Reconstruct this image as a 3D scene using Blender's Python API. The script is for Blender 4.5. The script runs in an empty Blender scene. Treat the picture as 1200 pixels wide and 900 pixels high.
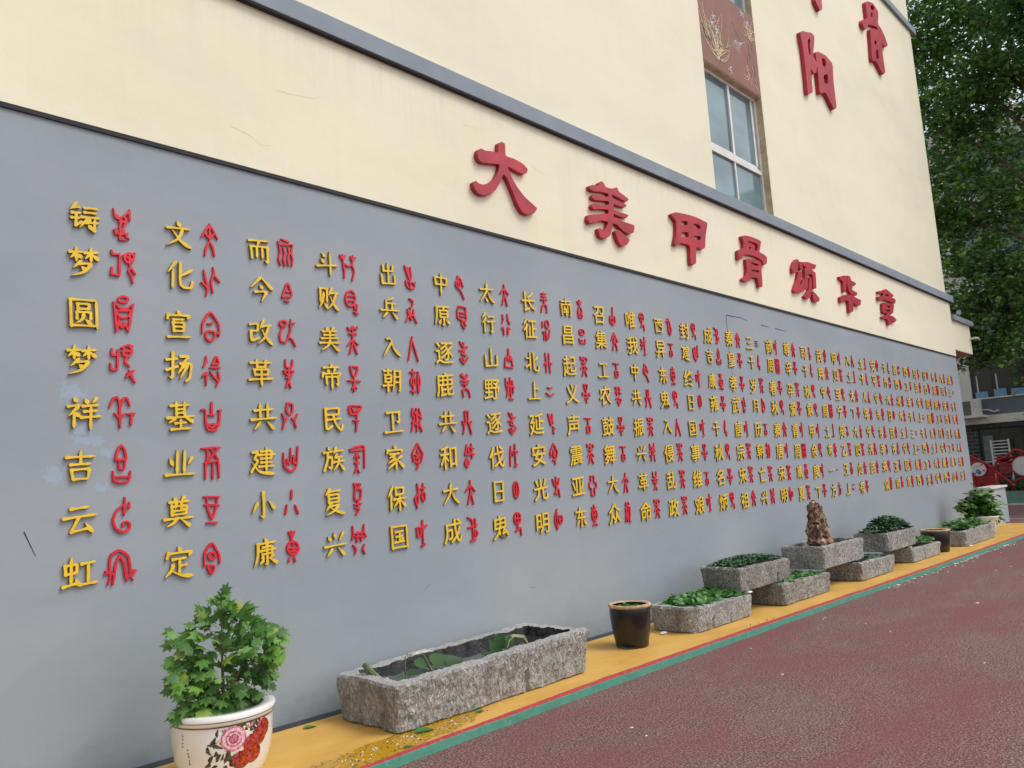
import bpy, bmesh, math, random
import numpy as np
from mathutils import Vector, Matrix, noise
from mathutils.geometry import tessellate_polygon
random.seed(7)
S = bpy.context.scene
C = S.collection
PI = math.pi

# ---------------------------------------------------------------- camera
CAMLOC = Vector((0.0, -5.0637, 1.5))
yaw, pitch, roll = 0.805584, 0.131551, -0.060474
fwd = Vector((math.sin(yaw)*math.cos(pitch), math.cos(yaw)*math.cos(pitch), math.sin(pitch)))
r0 = fwd.cross(Vector((0, 0, 1))).normalized(); u0 = r0.cross(fwd)
rt = math.cos(roll)*r0 + math.sin(roll)*u0
up = -math.sin(roll)*r0 + math.cos(roll)*u0
cd = bpy.data.cameras.new('camera'); cam = bpy.data.objects.new('camera', cd); C.objects.link(cam)
M4 = Matrix((rt, up, -fwd)).transposed().to_4x4(); M4.translation = CAMLOC
cam.matrix_world = M4
cd.sensor_width = 36; cd.lens = 917.67*36/1200; cd.clip_end = 2000; cd.clip_start = 0.05
S.camera = cam
# ---------------------------------------------------------------- world, sun, exposure
W = bpy.data.worlds.new('World'); S.world = W; W.use_nodes = True
nt = W.node_tree; bg = nt.nodes['Background']
sky = nt.nodes.new('ShaderNodeTexSky'); sky.sky_type = 'NISHITA'; sky.sun_disc = False
SUN_EL, SUN_AZ = math.radians(54), math.radians(148)      # azimuth clockwise from +y
sky.sun_elevation = SUN_EL; sky.sun_rotation = SUN_AZ
sky.air_density = 1.0; sky.dust_density = 2.0; sky.ozone_density = 1.0
hs = nt.nodes.new('ShaderNodeHueSaturation'); hs.inputs['Saturation'].default_value = 0.36; hs.inputs['Value'].default_value = 1.28
nt.links.new(sky.outputs[0], hs.inputs['Color']); nt.links.new(hs.outputs[0], bg.inputs[0])
bg.inputs[1].default_value = 0.14
sd = bpy.data.lights.new('sun', 'SUN'); sd.energy = 1.15; sd.angle = math.radians(24); sd.color = (1, .985, .93)
sun = bpy.data.objects.new('sun', sd); C.objects.link(sun)
sv = Vector((math.sin(SUN_AZ)*math.cos(SUN_EL), math.cos(SUN_AZ)*math.cos(SUN_EL), math.sin(SUN_EL)))
sun.rotation_euler = (-sv).to_track_quat('-Z', 'Y').to_euler(); sun.location = (0, -20, 30)
S.view_settings.view_transform = 'Standard'; S.view_settings.look = 'None'
S.view_settings.exposure = 0.30; S.view_settings.gamma = 1
S.render.engine = 'CYCLES'

# ---------------------------------------------------------------- material helpers
def new_mat(name):
    m = bpy.data.materials.new(name); m.use_nodes = True
    return m, m.node_tree, m.node_tree.nodes['Principled BSDF']
def N(t, k, **kw):
    n = t.nodes.new(k)
    for a, b in kw.items():
        if a.startswith('i_'): n.inputs[a[2:].replace('_', ' ')].default_value = b
        else: setattr(n, a, b)
    return n
def L(t, a, b): t.links.new(a, b)
def pos(t, scale=(1, 1, 1), obj=False):
    if obj:
        g = N(t, 'ShaderNodeTexCoord').outputs['Object']
    else:
        g = N(t, 'ShaderNodeNewGeometry').outputs['Position']
    m = N(t, 'ShaderNodeMapping'); m.inputs['Scale'].default_value = scale
    L(t, g, m.inputs['Vector']); return m.outputs[0]
def noise_n(t, vec, scale, detail=4, rough=.55, dist=0):
    n = N(t, 'ShaderNodeTexNoise'); n.inputs['Scale'].default_value = scale; n.inputs['Detail'].default_value = detail
    n.inputs['Roughness'].default_value = rough; n.inputs['Distortion'].default_value = dist
    L(t, vec, n.inputs['Vector']); return n.outputs['Fac']
def ramp(t, fac, stops):
    r = N(t, 'ShaderNodeValToRGB'); e = r.color_ramp.elements
    while len(e) < len(stops): e.new(0.5)
    for q, (p, c) in zip(e, stops):
        q.position = p; q.color = (c if len(c) == 4 else (*c, 1)) if hasattr(c, '__len__') else (c, c, c, 1)
    L(t, fac, r.inputs[0]); return r.outputs[0]
def mix(t, fac, a, b, mode='MIX'):
    m = N(t, 'ShaderNodeMix', data_type='RGBA', blend_type=mode)
    for s, v in ((0, fac), (6, a), (7, b)):
        if hasattr(v, 'is_output'): L(t, v, m.inputs[s])
        elif s == 0: m.inputs[0].default_value = v
        else: m.inputs[s].default_value = (*v, 1)
    return m.outputs[2]
def math_n(t, op, a, b=None):
    m = N(t, 'ShaderNodeMath', operation=op)
    for s, v in ((0, a), (1, b)):
        if v is None: continue
        if hasattr(v, 'is_output'): L(t, v, m.inputs[s])
        else: m.inputs[s].default_value = v
    return m.outputs[0]
def bump(t, bs, h, strength, dist=0.01, chain=None):
    b = N(t, 'ShaderNodeBump'); b.inputs['Strength'].default_value = strength; b.inputs['Distance'].default_value = dist
    L(t, h, b.inputs['Height'])
    if chain is not None: L(t, chain, b.inputs['Normal'])
    L(t, b.outputs[0], bs.inputs['Normal']); return b.outputs[0]
def plain(name, col, rough=.6, var=.08, scale=6, metal=0, bmp=0, bscale=60, coat=0, obj=True):
    m, t, bs = new_mat(name)
    v = pos(t, obj=obj)
    n = noise_n(t, v, scale)
    lo = tuple(c*(1-var*2) for c in col); hi = tuple(min(1, c*(1+var*2)) for c in col)
    L(t, ramp(t, n, [(.3, lo), (.7, hi)]), bs.inputs['Base Color'])
    bs.inputs['Roughness'].default_value = rough; bs.inputs['Metallic'].default_value = metal
    bs.inputs['Coat Weight'].default_value = coat
    if bmp: bump(t, bs, noise_n(t, v, bscale), bmp)
    return m

# ---------------------------------------------------------------- materials
def wall_paint(name, col, warm, spotcol, rough=.75):
    m, t, bs = new_mat(name)
    v = pos(t)
    big = noise_n(t, pos(t, (.35, 1, .8)), 1.0, 5, .6)
    c = ramp(t, big, [(.30, tuple(x*.92 for x in col)), (.48, col), (.68, warm)])
    streak = noise_n(t, pos(t, (5, 1, .35)), 1.6, 6, .65)
    c = mix(t, ramp(t, streak, [(.55, 0.0), (.85, .16)]), c, tuple(x*.7 for x in col))
    spots = noise_n(t, v, 9, 3, .5)
    c = mix(t, ramp(t, spots, [(.74, 0.0), (.78, .35)]), c, spotcol)
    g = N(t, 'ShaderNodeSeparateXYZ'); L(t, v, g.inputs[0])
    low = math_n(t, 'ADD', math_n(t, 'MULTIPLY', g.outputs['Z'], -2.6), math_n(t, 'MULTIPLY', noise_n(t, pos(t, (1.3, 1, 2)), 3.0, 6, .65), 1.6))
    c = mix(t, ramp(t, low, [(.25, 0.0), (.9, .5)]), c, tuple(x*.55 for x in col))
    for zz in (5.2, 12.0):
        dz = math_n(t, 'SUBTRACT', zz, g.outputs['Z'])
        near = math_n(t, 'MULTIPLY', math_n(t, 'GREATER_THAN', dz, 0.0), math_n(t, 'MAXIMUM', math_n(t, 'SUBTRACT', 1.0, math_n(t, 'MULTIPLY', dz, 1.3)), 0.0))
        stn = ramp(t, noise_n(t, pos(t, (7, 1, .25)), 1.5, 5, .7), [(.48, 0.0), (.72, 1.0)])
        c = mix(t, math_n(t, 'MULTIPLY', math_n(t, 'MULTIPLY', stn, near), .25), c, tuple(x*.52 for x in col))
    pt = N(t, 'ShaderNodeTexVoronoi'); pt.feature = 'F1'; pt.distance = 'CHEBYCHEV'; pt.inputs['Scale'].default_value = 1; L(t, pos(t, (.55, 1, .8)), pt.inputs['Vector'])
    sx_ = N(t, 'ShaderNodeSeparateColor'); L(t, pt.outputs['Color'], sx_.inputs[0])
    c = mix(t, ramp(t, sx_.outputs[0], [(0, .0), (1, .16)]), c, tuple(min(1, x*1.22) for x in col))
    L(t, c, bs.inputs['Base Color']); bs.inputs['Roughness'].default_value = rough
    n1 = bump(t, bs, noise_n(t, v, 2.2, 4), .25, .03)
    bump(t, bs, noise_n(t, v, 70, 4, .6), .14, .004, n1)
    return m, t, bs, c
M = {}
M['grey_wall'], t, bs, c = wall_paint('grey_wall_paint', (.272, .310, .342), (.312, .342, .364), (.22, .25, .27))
# leftover smears of pale blue touch-up paint beside two of the characters
v = pos(t)
fac = None
for (x, z, rx, rz) in ((1.50, 2.22, .13, .10), (1.60, 1.93, .16, .05), (1.42, 1.74, .09, .10), (1.70, 1.86, .08, .06), (1.68, 1.65, .1, .05), (1.57,2.0,.1,.06)):
    mp = N(t, 'ShaderNodeVectorMath', operation='SUBTRACT'); L(t, v, mp.inputs[0]); mp.inputs[1].default_value = (x, 0, z)
    sc_ = N(t, 'ShaderNodeVectorMath', operation='DIVIDE'); L(t, mp.outputs[0], sc_.inputs[0]); sc_.inputs[1].default_value = (rx, 1, rz)
    ln = N(t, 'ShaderNodeVectorMath', operation='LENGTH'); L(t, sc_.outputs[0], ln.inputs[0])
    f = math_n(t, 'SUBTRACT', 1.0, ln.outputs['Value'])
    fac = f if fac is None else math_n(t, 'MAXIMUM', fac, f)
nz = noise_n(t, v, 22, 4, .6, 1.2)
fac = math_n(t, 'ADD', fac, math_n(t, 'MULTIPLY', math_n(t, 'SUBTRACT', nz, .5), 2.2))
c2 = mix(t, ramp(t, fac, [(.46, 0.0), (.62, .34)]), c, (.33, .45, .64))
# a duller older coat in rectangular patches
L(t, c2, bs.inputs['Base Color'])
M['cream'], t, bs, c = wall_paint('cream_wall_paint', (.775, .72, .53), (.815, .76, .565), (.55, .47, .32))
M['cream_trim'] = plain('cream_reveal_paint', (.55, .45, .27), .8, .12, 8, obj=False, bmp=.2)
M['ledge'] = plain('grey_ledge_paint', (.225, .265, .305), .75, .05, 3, obj=False, bmp=.06, bscale=30)
M['seam'] = plain('black_seam', (.02, .022, .028), .8, .1)
M['panel'] = plain('brown_panel_paint', (.25, .12, .085), .75, .07, 3, obj=False, bmp=.1)
M['orn_y'] = plain('mural_yellow', (.72, .58, .34), .7, .15, 30, obj=False)
M['orn_w'] = plain('mural_white', (.70, .68, .66), .7, .1, 30, obj=False)
M['orn_g'] = plain('mural_grey', (.30, .24, .16), .7, .2, 30, obj=False)
M['soffit'] = plain('canopy_underside', (.42, .24, .15), .8, .08, obj=False)
M['title'] = plain('title_red_paint', (.40, .014, .024), .5, .12, 5, obj=False, bmp=.12, bscale=40)
M['yellow'] = plain('character_yellow_paint', (.78, .50, .013), .45, .06, 12, bmp=.1, obj=False)
M['red'] = plain('character_red_paint', (.64, .007, .020), .5, .08, 12, bmp=.1, obj=False)
M['frame'] = plain('white_window_frame', (.72, .70, .66), .4, .06)
M['frame_dark'] = plain('dark_window_frame', (.035, .042, .055), .45, .08)
M['wallend'] = plain('pale_low_wall', (.38, .41, .44), .75, .07, 3, obj=False, bmp=.2)
M['cap'] = plain('wall_cap_stone', (.66, .66, .63), .7, .08, 5, obj=False)
M['glaze'] = plain('black_brown_glaze', (.010, .008, .008), .28, .3, 8, coat=.12, bmp=.06, bscale=18)
M['clay'] = plain('bare_clay_rim', (.50, .33, .17), .8, .18, 22, bmp=.4)
M['soil'] = plain('dark_soil', (.035, .026, .02), .95, .4, 30, bmp=1, bscale=50)
M['porcelain'] = plain('white_porcelain', (.76, .745, .69), .14, .03, 4, coat=.6)
M['gold'] = plain('brown_rim_line', (.17, .10, .06), .35, .2)
M['pink'] = plain('print_pink', (.62, .18, .24), .25, .35, 90)
M['pink2'] = plain('print_pale_pink', (.80, .52, .53), .25, .15, 90)
M['pred'] = plain('print_red', (.36, .035, .012), .25, .5, 60)
M['pdark'] = plain('print_dark_green', (.055, .06, .03), .25, .5, 50)
M['pyel'] = plain('print_yellow', (.72, .60, .25), .25, .2, 50)
M['pink3'] = plain('print_deep_pink', (.38, .06, .10), .25, .3, 50)
M['ink'] = plain('print_black', (.02, .018, .015), .3, .2)
M['white_chip'] = plain('white_chip', (.72, .71, .66), .7, .15, 30)
M['stem'] = plain('brown_green_stem', (.13, .12, .05), .6, .25, 20)
M['bark'] = plain('grey_bark', (.20, .165, .13), .9, .25, 9, bmp=.8, bscale=14)
M['facade'] = plain('facade_cream_white', (.72, .72, .64), .8, .06, 1.2, obj=False)
M['facade_grey'] = plain('facade_grey_panel', (.13, .155, .19), .7, .06, 1.5, obj=False)
M['dark_in'] = plain('dark_lintel_stone', (.035, .038, .042), .8, .3, 12, obj=False)
M['aircon'] = plain('aircon_white', (.62, .63, .61), .5, .05)
M['grille'] = plain('aircon_grille', (.16, .16, .16), .6, .1)
M['fence_red'] = plain('fence_red_paint', (.42, .012, .018), .45, .15, 8)
M['sign_white'] = plain('sign_white', (.76, .77, .77), .4, .03)
M['sign_pink'] = plain('sign_pink', (.66, .36, .40), .4, .05)
M['sign_blue'] = plain('sign_blue', (.05, .16, .34), .4, .2)
M['crate'] = plain('pale_blue_crate', (.16, .34, .52), .5, .1)
M['curtain'] = plain('pale_curtain', (.16, .21, .20), .8, .15, 3)
M['rack'] = plain('white_rack_paint', (.66, .66, .64), .5, .05)
M['pipe'] = plain('pale_pipe', (.62, .56, .42), .5, .1)

def glass(name, col, rough=.06):
    m, t, bs = new_mat(name)
    n = noise_n(t, pos(t, (.5, .5, 1.2)), 1.3, 2)
    L(t, ramp(t, n, [(.35, tuple(x*.7 for x in col)), (.65, tuple(min(1, x*1.3) for x in col))]), bs.inputs['Base Color'])
    bs.inputs['Roughness'].default_value = rough; bs.inputs['Specular IOR Level'].default_value = .8
    bump(t, bs, noise_n(t, pos(t), 1.2, 1), .06, .02)
    return m
M['glass'] = glass('teal_window_glass', (.13, .22, .235))
M['glass_dark'] = glass('dark_window_glass', (.018, .026, .028), .12)
M['glass_blue'] = glass('upper_window_glass', (.17, .23, .27), .12)

def stone(name, a, b, top_tone, fs=65, zs=.55, dk=.2):
    m, t, bs = new_mat(name)
    v = pos(t, obj=False)
    vo = N(t, 'ShaderNodeTexVoronoi'); vo.inputs['Scale'].default_value = 1.0; vo.inputs['Randomness'].default_value = 1
    L(t, pos(t, (85, 85, 42)), vo.inputs['Vector'])
    n1 = noise_n(t, v, 5, 6, .65); n2 = noise_n(t, pos(t, (1, 1, zs)), fs, 4, .72, .8)
    c = ramp(t, n2, [(.38, tuple(x*dk for x in a)), (.48, a), (.56, b), (.68, tuple(min(1, x*1.25) for x in b))])
    c = mix(t, ramp(t, n1, [(.35, .55), (.6, 0.0)]), c, tuple(x*.62 for x in a))
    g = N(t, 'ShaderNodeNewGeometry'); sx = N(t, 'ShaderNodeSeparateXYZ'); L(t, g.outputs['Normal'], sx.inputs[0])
    topf = ramp(t, sx.outputs['Z'], [(.55, 0.0), (.9, .6)])  # upward faces get mixed towards a paler tone
    oi = N(t, 'ShaderNodeObjectInfo')
    c = mix(t, ramp(t, oi.outputs['Random'], [(0, .35), (.5, 0.0), (1, .0)]), c, (.20, .17, .13))
    c = mix(t, ramp(t, oi.outputs['Random'], [(.5, 0.0), (1, .3)]), c, (.48, .49, .47))
    g2 = N(t, 'ShaderNodeSeparateXYZ'); L(t, pos(t), g2.inputs[0])
    stain = noise_n(t, pos(t, (6, 6, 1.2)), 1.4, 5, .65)
    c = mix(t, ramp(t, stain, [(.52, 0.0), (.66, .5)]), c, tuple(x*.45 for x in a))
    mossy = noise_n(t, v, 7, 4, .6)
    c = mix(t, ramp(t, mossy, [(.62, 0.0), (.72, .35)]), c, (.09, .11, .05))
    c = mix(t, topf, c, top_tone)
    L(t, c, bs.inputs['Base Color']); bs.inputs['Roughness'].default_value = .92
    b1 = bump(t, bs, vo.outputs['Distance'], .8, .012)
    bump(t, bs, n2, 1.0, .014, b1)
    return m
M['stone'] = stone('rough_grey_stone', (.26, .235, .20), (.45, .42, .375), (.52, .51, .49), 44, .5, .5)
M['stone2'] = stone('speckled_grey_stone', (.28, .26, .235), (.56, .535, .50), (.50, .495, .47), 70, .7, .42)
def rockmat():
    m, t, bs = new_mat('brown_porous_rock'); v = pos(t)
    n = noise_n(t, v, 16, 6, .7, .6)
    c = ramp(t, n, [(.36, (.05, .025, .015)), (.46, (.20, .10, .055)), (.54, (.46, .29, .18)), (.62, (.78, .62, .47))])
    moss = noise_n(t, v, 4, 3)
    c = mix(t, ramp(t, moss, [(.62, 0.0), (.68, .8)]), c, (.045, .07, .02))
    L(t, c, bs.inputs['Base Color']); bs.inputs['Roughness'].default_value = .95
    bump(t, bs, n, 1, .05); return m
M['rock'] = rockmat()
M['wet'] = plain('wet_black_stone', (.04, .038, .036), .45, .4, 14, obj=False, bmp=1, bscale=40)

def leafmat(name, stops, trans=.25):
    m, t, bs = new_mat(name)
    g = N(t, 'ShaderNodeNewGeometry')
    oi = N(t, 'ShaderNodeObjectInfo')
    r = math_n(t, 'FRACT', math_n(t, 'ADD', g.outputs['Random Per Island'], oi.outputs['Random']))
    c = ramp(t, r, stops)
    L(t, c, bs.inputs['Base Color']); bs.inputs['Roughness'].default_value = .5
    tr = N(t, 'ShaderNodeBsdfTranslucent'); L(t, c, tr.inputs[0])
    ms = N(t, 'ShaderNodeMixShader'); ms.inputs[0].default_value = trans
    out = t.nodes['Material Output']
    L(t, bs.outputs[0], ms.inputs[1]); L(t, tr.outputs[0], ms.inputs[2]); L(t, ms.outputs[0], out.inputs[0])
    return m
M['leaf'] = leafmat('maple_like_leaf', [(0, (.045, .13, .022)), (.5, (.08, .215, .035)), (.93, (.16, .34, .055)), (1, (.34, .40, .07))])
M['leaf_t2'] = leafmat('fresh_trough_leaf', [(0, (.05, .16, .04)), (.6, (.09, .26, .06)), (1, (.17, .38, .10))])
M['leaf_dk'] = leafmat('dark_trough_leaf', [(0, (.018, .06, .025)), (.6, (.035, .11, .04)), (1, (.07, .18, .07))], .1)
M['leaf_tree'] = leafmat('tree_leaf', [(0, (.06, .135, .035)), (.5, (.13, .28, .065)), (.85, (.23, .42, .09)), (1, (.36, .55, .13))], .5)
M['leaf_tree2'] = leafmat('bright_tree_leaf', [(0, (.04, .12, .035)), (.6, (.07, .20, .055)), (1, (.13, .30, .07))], .35)
M['leaf_bush'] = leafmat('bush_leaf', [(0, (.03, .10, .02)), (.5, (.07, .19, .03)), (1, (.22, .40, .06))])
M['lily'] = leafmat('water_plant_leaf', [(0, (.012, .045, .010)), (1, (.04, .115, .022))], .1)

def watermat():
    m, t, bs = new_mat('dark_trough_water')
    bs.inputs['Base Color'].default_value = (.03, .034, .036, 1); bs.inputs['Roughness'].default_value = .04
    bump(t, bs, noise_n(t, pos(t), 9, 2), .05, .01); return m
M['water'] = watermat()

def ground_maroon():
    m, t, bs = new_mat('maroon_rubber_ground'); v = pos(t)
    fine = noise_n(t, v, 75, 3, .88)
    mid = noise_n(t, v, 30, 4, .7)
    big = noise_n(t, pos(t, (.6, 1.2, 1)), .8, 6, .65, .5)
    c = ramp(t, fine, [(.40, (.026, .009, .009)), (.49, (.145, .065, .056)), (.53, (.185, .092, .080)), (.62, (.40, .27, .245))])
    c = mix(t, ramp(t, big, [(.40, .6), (.56, 0.0)]), c, (.185, .05, .058))
    c = mix(t, ramp(t, big, [(.55, 0.0), (.78, .35)]), c, (.22, .14, .135))
    c = mix(t, ramp(t, mid, [(.35, .30), (.5, 0.0)]), c, (.09, .04, .045))
    scuff = noise_n(t, pos(t, (2, 6, 1)), 3.1, 5, .6)
    c = mix(t, ramp(t, scuff, [(.68, 0.0), (.76, .30)]), c, (.42, .34, .33))
    L(t, c, bs.inputs['Base Color']); bs.inputs['Roughness'].default_value = .85
    bump(t, bs, fine, .9, .006); return m
M['maroon'] = ground_maroon()
def ground_yellow():
    m, t, bs = new_mat('yellow_painted_strip'); v = pos(t)
    n = noise_n(t, pos(t, (.7, 1.4, 1)), 2.2, 6, .6)
    c = ramp(t, n, [(.3, (.52, .29, .05)), (.55, (.62, .36, .075)), (.8, (.67, .42, .12))])
    # wet patch and dirty rim beside the long trough
    mp = N(t, 'ShaderNodeVectorMath', operation='SUBTRACT'); L(t, v, mp.inputs[0]); mp.inputs[1].default_value = (2.95, -1.0, 0)
    rot = N(t, 'ShaderNodeVectorRotate'); rot.inputs['Angle'].default_value = math.radians(-7); L(t, mp.outputs[0], rot.inputs['Vector'])
    dv = N(t, 'ShaderNodeVectorMath', operation='DIVIDE'); L(t, rot.outputs[0], dv.inputs[0]); dv.inputs[1].default_value = (.95, .17, 1)
    ln = N(t, 'ShaderNodeVectorMath', operation='LENGTH'); L(t, dv.outputs[0], ln.inputs[0])
    w = math_n(t, 'ADD', math_n(t, 'SUBTRACT', 1.0, ln.outputs['Value']), math_n(t, 'MULTIPLY', math_n(t, 'SUBTRACT', noise_n(t, v, 7, 5, .6), .5), 1.2))
    wet = ramp(t, w, [(.05, 0.0), (.12, 1.0)])
    c = mix(t, wet, c, (.50, .27, .006))
    dirt = noise_n(t, v, 38, 5, .7)
    band = ramp(t, w, [(.0, 0.0), (.10, 1.0), (.45, .8), (.8, .15)])
    dm = math_n(t, 'MULTIPLY', ramp(t, dirt, [(.53, 0.0), (.58, 1.0)]), band)
    c = mix(t, dm, c, (.12, .085, .045))
    sm = noise_n(t, v, 14, 5, .7)
    c = mix(t, ramp(t, sm, [(.70, 0.0), (.74, .25)]), c, (.25, .17, .08))
    L(t, c, bs.inputs['Base Color'])
    L(t, ramp(t, wet, [(0, .62), (1, .18)]), bs.inputs['Roughness'])
    bump(t, bs, noise_n(t, v, 45, 5, .6), .15, .006); return m
M['yellow_ground'] = ground_yellow()
def stripe(name, col, wear):
    m, t, bs = new_mat(name); v = pos(t)
    n = noise_n(t, v, 9, 6, .7)
    c = ramp(t, n, [(.3, tuple(x*.8 for x in col)), (.7, tuple(x*1.15 for x in col))])
    c = mix(t, ramp(t, noise_n(t, v, 30, 5, .7), [(.58, 0.0), (.64, .6)]), c, wear)
    L(t, c, bs.inputs['Base Color']); bs.inputs['Roughness'].default_value = .7
    bump(t, bs, noise_n(t, v, 60, 4, .7), .35, .006); return m
M['red_stripe'] = stripe('red_stripe_paint', (.42, .04, .05), (.50, .42, .38))
M['green_stripe'] = stripe('green_stripe_paint', (.055, .225, .15), (.12, .30, .22))
M['skirt'] = stripe('dark_gutter_coating', (.035, .038, .045), (.12, .12, .12))
M['green_kerb'] = stripe('green_low_kerb', (.13, .29, .22), (.35, .42, .36))
M['white_line'] = stripe('pale_line', (.45, .38, .36), (.25, .15, .15))
def brickmat():
    m, t, bs = new_mat('dark_brick'); b = N(t, 'ShaderNodeTexBrick')
    g = N(t, 'ShaderNodeNewGeometry'); s = N(t, 'ShaderNodeSeparateXYZ'); cb = N(t, 'ShaderNodeCombineXYZ')
    L(t, g.outputs['Position'], s.inputs[0]); L(t, s.outputs['Y'], cb.inputs[0]); L(t, s.outputs['Z'], cb.inputs[1])
    L(t, cb.outputs[0], b.inputs['Vector'])
    b.inputs['Scale'].default_value = 1; b.inputs['Brick Width'].default_value = .32; b.inputs['Row Height'].default_value = .14
    b.inputs['Mortar Size'].default_value = .018; b.inputs['Color1'].default_value = (.028, .03, .034, 1); b.inputs['Color2'].default_value = (.05, .05, .055, 1)
    b.inputs['Mortar'].default_value = (.12, .12, .115, 1)
    L(t, b.outputs[0], bs.inputs['Base Color']); bs.inputs['Roughness'].default_value = .85; return m
M['brick'] = brickmat()

# ---------------------------------------------------------------- object helpers
def tag(o, label=None, cat=None, group=None, kind=None):
    if label: o['label'] = label
    if cat: o['category'] = cat
    if group: o['group'] = group
    if kind: o['kind'] = kind
    return o
def empty(name, loc, label, cat, group=None):
    o = bpy.data.objects.new(name, None); o.empty_display_size = .1; C.objects.link(o); o.location = loc
    tag(o, label, cat, group); return o
def link(name, me, mat=None, parent=None, loc=None, world=True):
    """link a mesh whose coordinates are in world space; with a parent the mesh is shifted to the parent's frame"""
    o = bpy.data.objects.new(name, me); C.objects.link(o)
    if mat is not None and not me.materials: me.materials.append(mat)
    if parent is not None:
        o.parent = parent
        if world:
            par = parent
            off = Vector((0, 0, 0))
            while par is not None: off += par.location; par = par.parent
            o.location = -off
    if loc is not None: o.location = loc
    return o
def bmobj(name, bm, mat, parent=None, smooth=False, world=True, loc=None):
    me = bpy.data.meshes.new(name); bm.normal_update(); bm.to_mesh(me); bm.free()
    if smooth: me.polygons.foreach_set('use_smooth', [True]*len(me.polygons))
    return link(name, me, mat, parent, loc, world)
def pd(name, vs, fs, mat, parent=None, smooth=False, world=True, loc=None):
    me = bpy.data.meshes.new(name); me.from_pydata([tuple(v) for v in vs], [], fs); me.update()
    if smooth: me.polygons.foreach_set('use_smooth', [True]*len(me.polygons))
    return link(name, me, mat, parent, loc, world)
def box(bm, x0, x1, y0, y1, z0, z1, bev=0):
    r = bmesh.ops.create_cube(bm, size=1)
    vs = r['verts']
    bmesh.ops.scale(bm, vec=(x1-x0, y1-y0, z1-z0), verts=vs)
    bmesh.ops.translate(bm, vec=((x0+x1)/2, (y0+y1)/2, (z0+z1)/2), verts=vs)
    if bev:
        es = list({e for v in vs for e in v.link_edges})
        bmesh.ops.bevel(bm, geom=es, offset=bev, segments=2, affect='EDGES', profile=.6)
def boxo(name, b, mat, parent=None, bev=0):
    bm = bmesh.new(); box(bm, *b, bev=bev); return bmobj(name, bm, mat, parent)
def tube(bm, pts, rads, seg=6, cap=True):
    pts = [Vector(p) for p in pts]; rings = []
    if not hasattr(rads, '__len__'): rads = [rads]*len(pts)
    for i, p in enumerate(pts):
        d = (pts[min(i+1, len(pts)-1)]-pts[max(i-1, 0)]).normalized()
        a = d.cross(Vector((0, 0, 1)) if abs(d.z) < .9 else Vector((1, 0, 0))).normalized(); b = d.cross(a)
        rings.append([bm.verts.new(p+(a*math.cos(2*PI*k/seg)+b*math.sin(2*PI*k/seg))*rads[i]) for k in range(seg)])
    for r, q in zip(rings, rings[1:]):
        for k in range(seg): bm.faces.new((r[k], r[(k+1) % seg], q[(k+1) % seg], q[k]))
    if cap:
        bm.faces.new(rings[0][::-1]); bm.faces.new(rings[-1])
def lathe(bm, prof, cx, cy, seg=48, wob=0):
    rings = []
    for r, z in prof:
        rings.append([bm.verts.new((cx+r*(1+wob*noise.noise(Vector((math.cos(2*PI*k/seg)*1.5, math.sin(2*PI*k/seg)*1.5, z*4))))*math.cos(2*PI*k/seg),
                                    cy+r*(1+wob*noise.noise(Vector((math.cos(2*PI*k/seg)*1.5, math.sin(2*PI*k/seg)*1.5, z*4))))*math.sin(2*PI*k/seg), z)) for k in range(seg)])
    for a, b in zip(rings, rings[1:]):
        for k in range(seg): bm.faces.new((a[k], a[(k+1) % seg], b[(k+1) % seg], b[k]))
    return rings

# ================================================================ SETTING: ground
GL = -0.052
def sheet(name, pts_near, pts_far, z, mat, kind='structure', zf=None):
    """strip between two polylines (x, y)"""
    vs = []; fs = []
    xs = sorted({p[0] for p in pts_near} | {p[0] for p in pts_far})
    ip = lambda P, x: float(np.interp(x, [p[0] for p in P], [p[1] for p in P]))
    for x in xs: vs += [(x, ip(pts_near, x), z), (x, ip(pts_far, x), z if zf is None else zf)]
    for i in range(len(xs)-1): fs.append((2*i, 2*i+2, 2*i+3, 2*i+1))
    o = pd(name, vs, fs, mat); o['kind'] = kind; return o
pd('ground', [(-400, -400, GL), (500, -400, GL), (500, 400, GL), (-400, 400, GL)], [(0, 1, 2, 3)], M['maroon'])['kind'] = 'structure'
GE = [(-8, -1.25), (2, -1.20), (3, -1.188), (4.8, -1.168), (7.5, -1.205), (9.1, -1.225), (10.7, -1.263), (13.6, -1.30), (18, -1.345), (21.2, -1.38)]
RG = random.Random(77)
GX = [-8+.11*k for k in range(266)]
YE = [(x, float(np.interp(x, [p[0] for p in GE], [p[1]+(.05 if p[0] < 4 else .078) for p in GE]))+.012*noise.noise(Vector((x*1.7, 0, 3)))+RG.uniform(-.005, .005)) for x in GX if x < 21.2]
GE = [(x, float(np.interp(x, [p[0] for p in GE], [p[1] for p in GE]))+.010*noise.noise(Vector((x*1.3, 5, 3)))+RG.uniform(-.003, .003)) for x in GX if x < 21.2]
GE.append((21.2, -1.38)); YE.append((21.2, -1.30))
ZT = 0.0
sheet('yellow_strip', YE, [(-8, -.11), (21.2, -.11)], ZT, M['yellow_ground'])
sheet('dark_gutter_strip', [(-8, -.11), (21.2, -.11)], [(-8, .02), (21.2, .02)], ZT, M['skirt'])
sheet('red_line_marking', GE, YE, ZT, M['red_stripe'])
GB = [(x, y-.012-.004*RG.random()) for x, y in GE]
sheet('green_kerb_face', GB, [(x, y-.003) for x, y in GE], GL-.01, M['green_stripe'], zf=-.006)
sheet('green_kerb_face', [(x, y-.003) for x, y in GE], GE, -.006, M['green_stripe'], zf=ZT)
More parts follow.
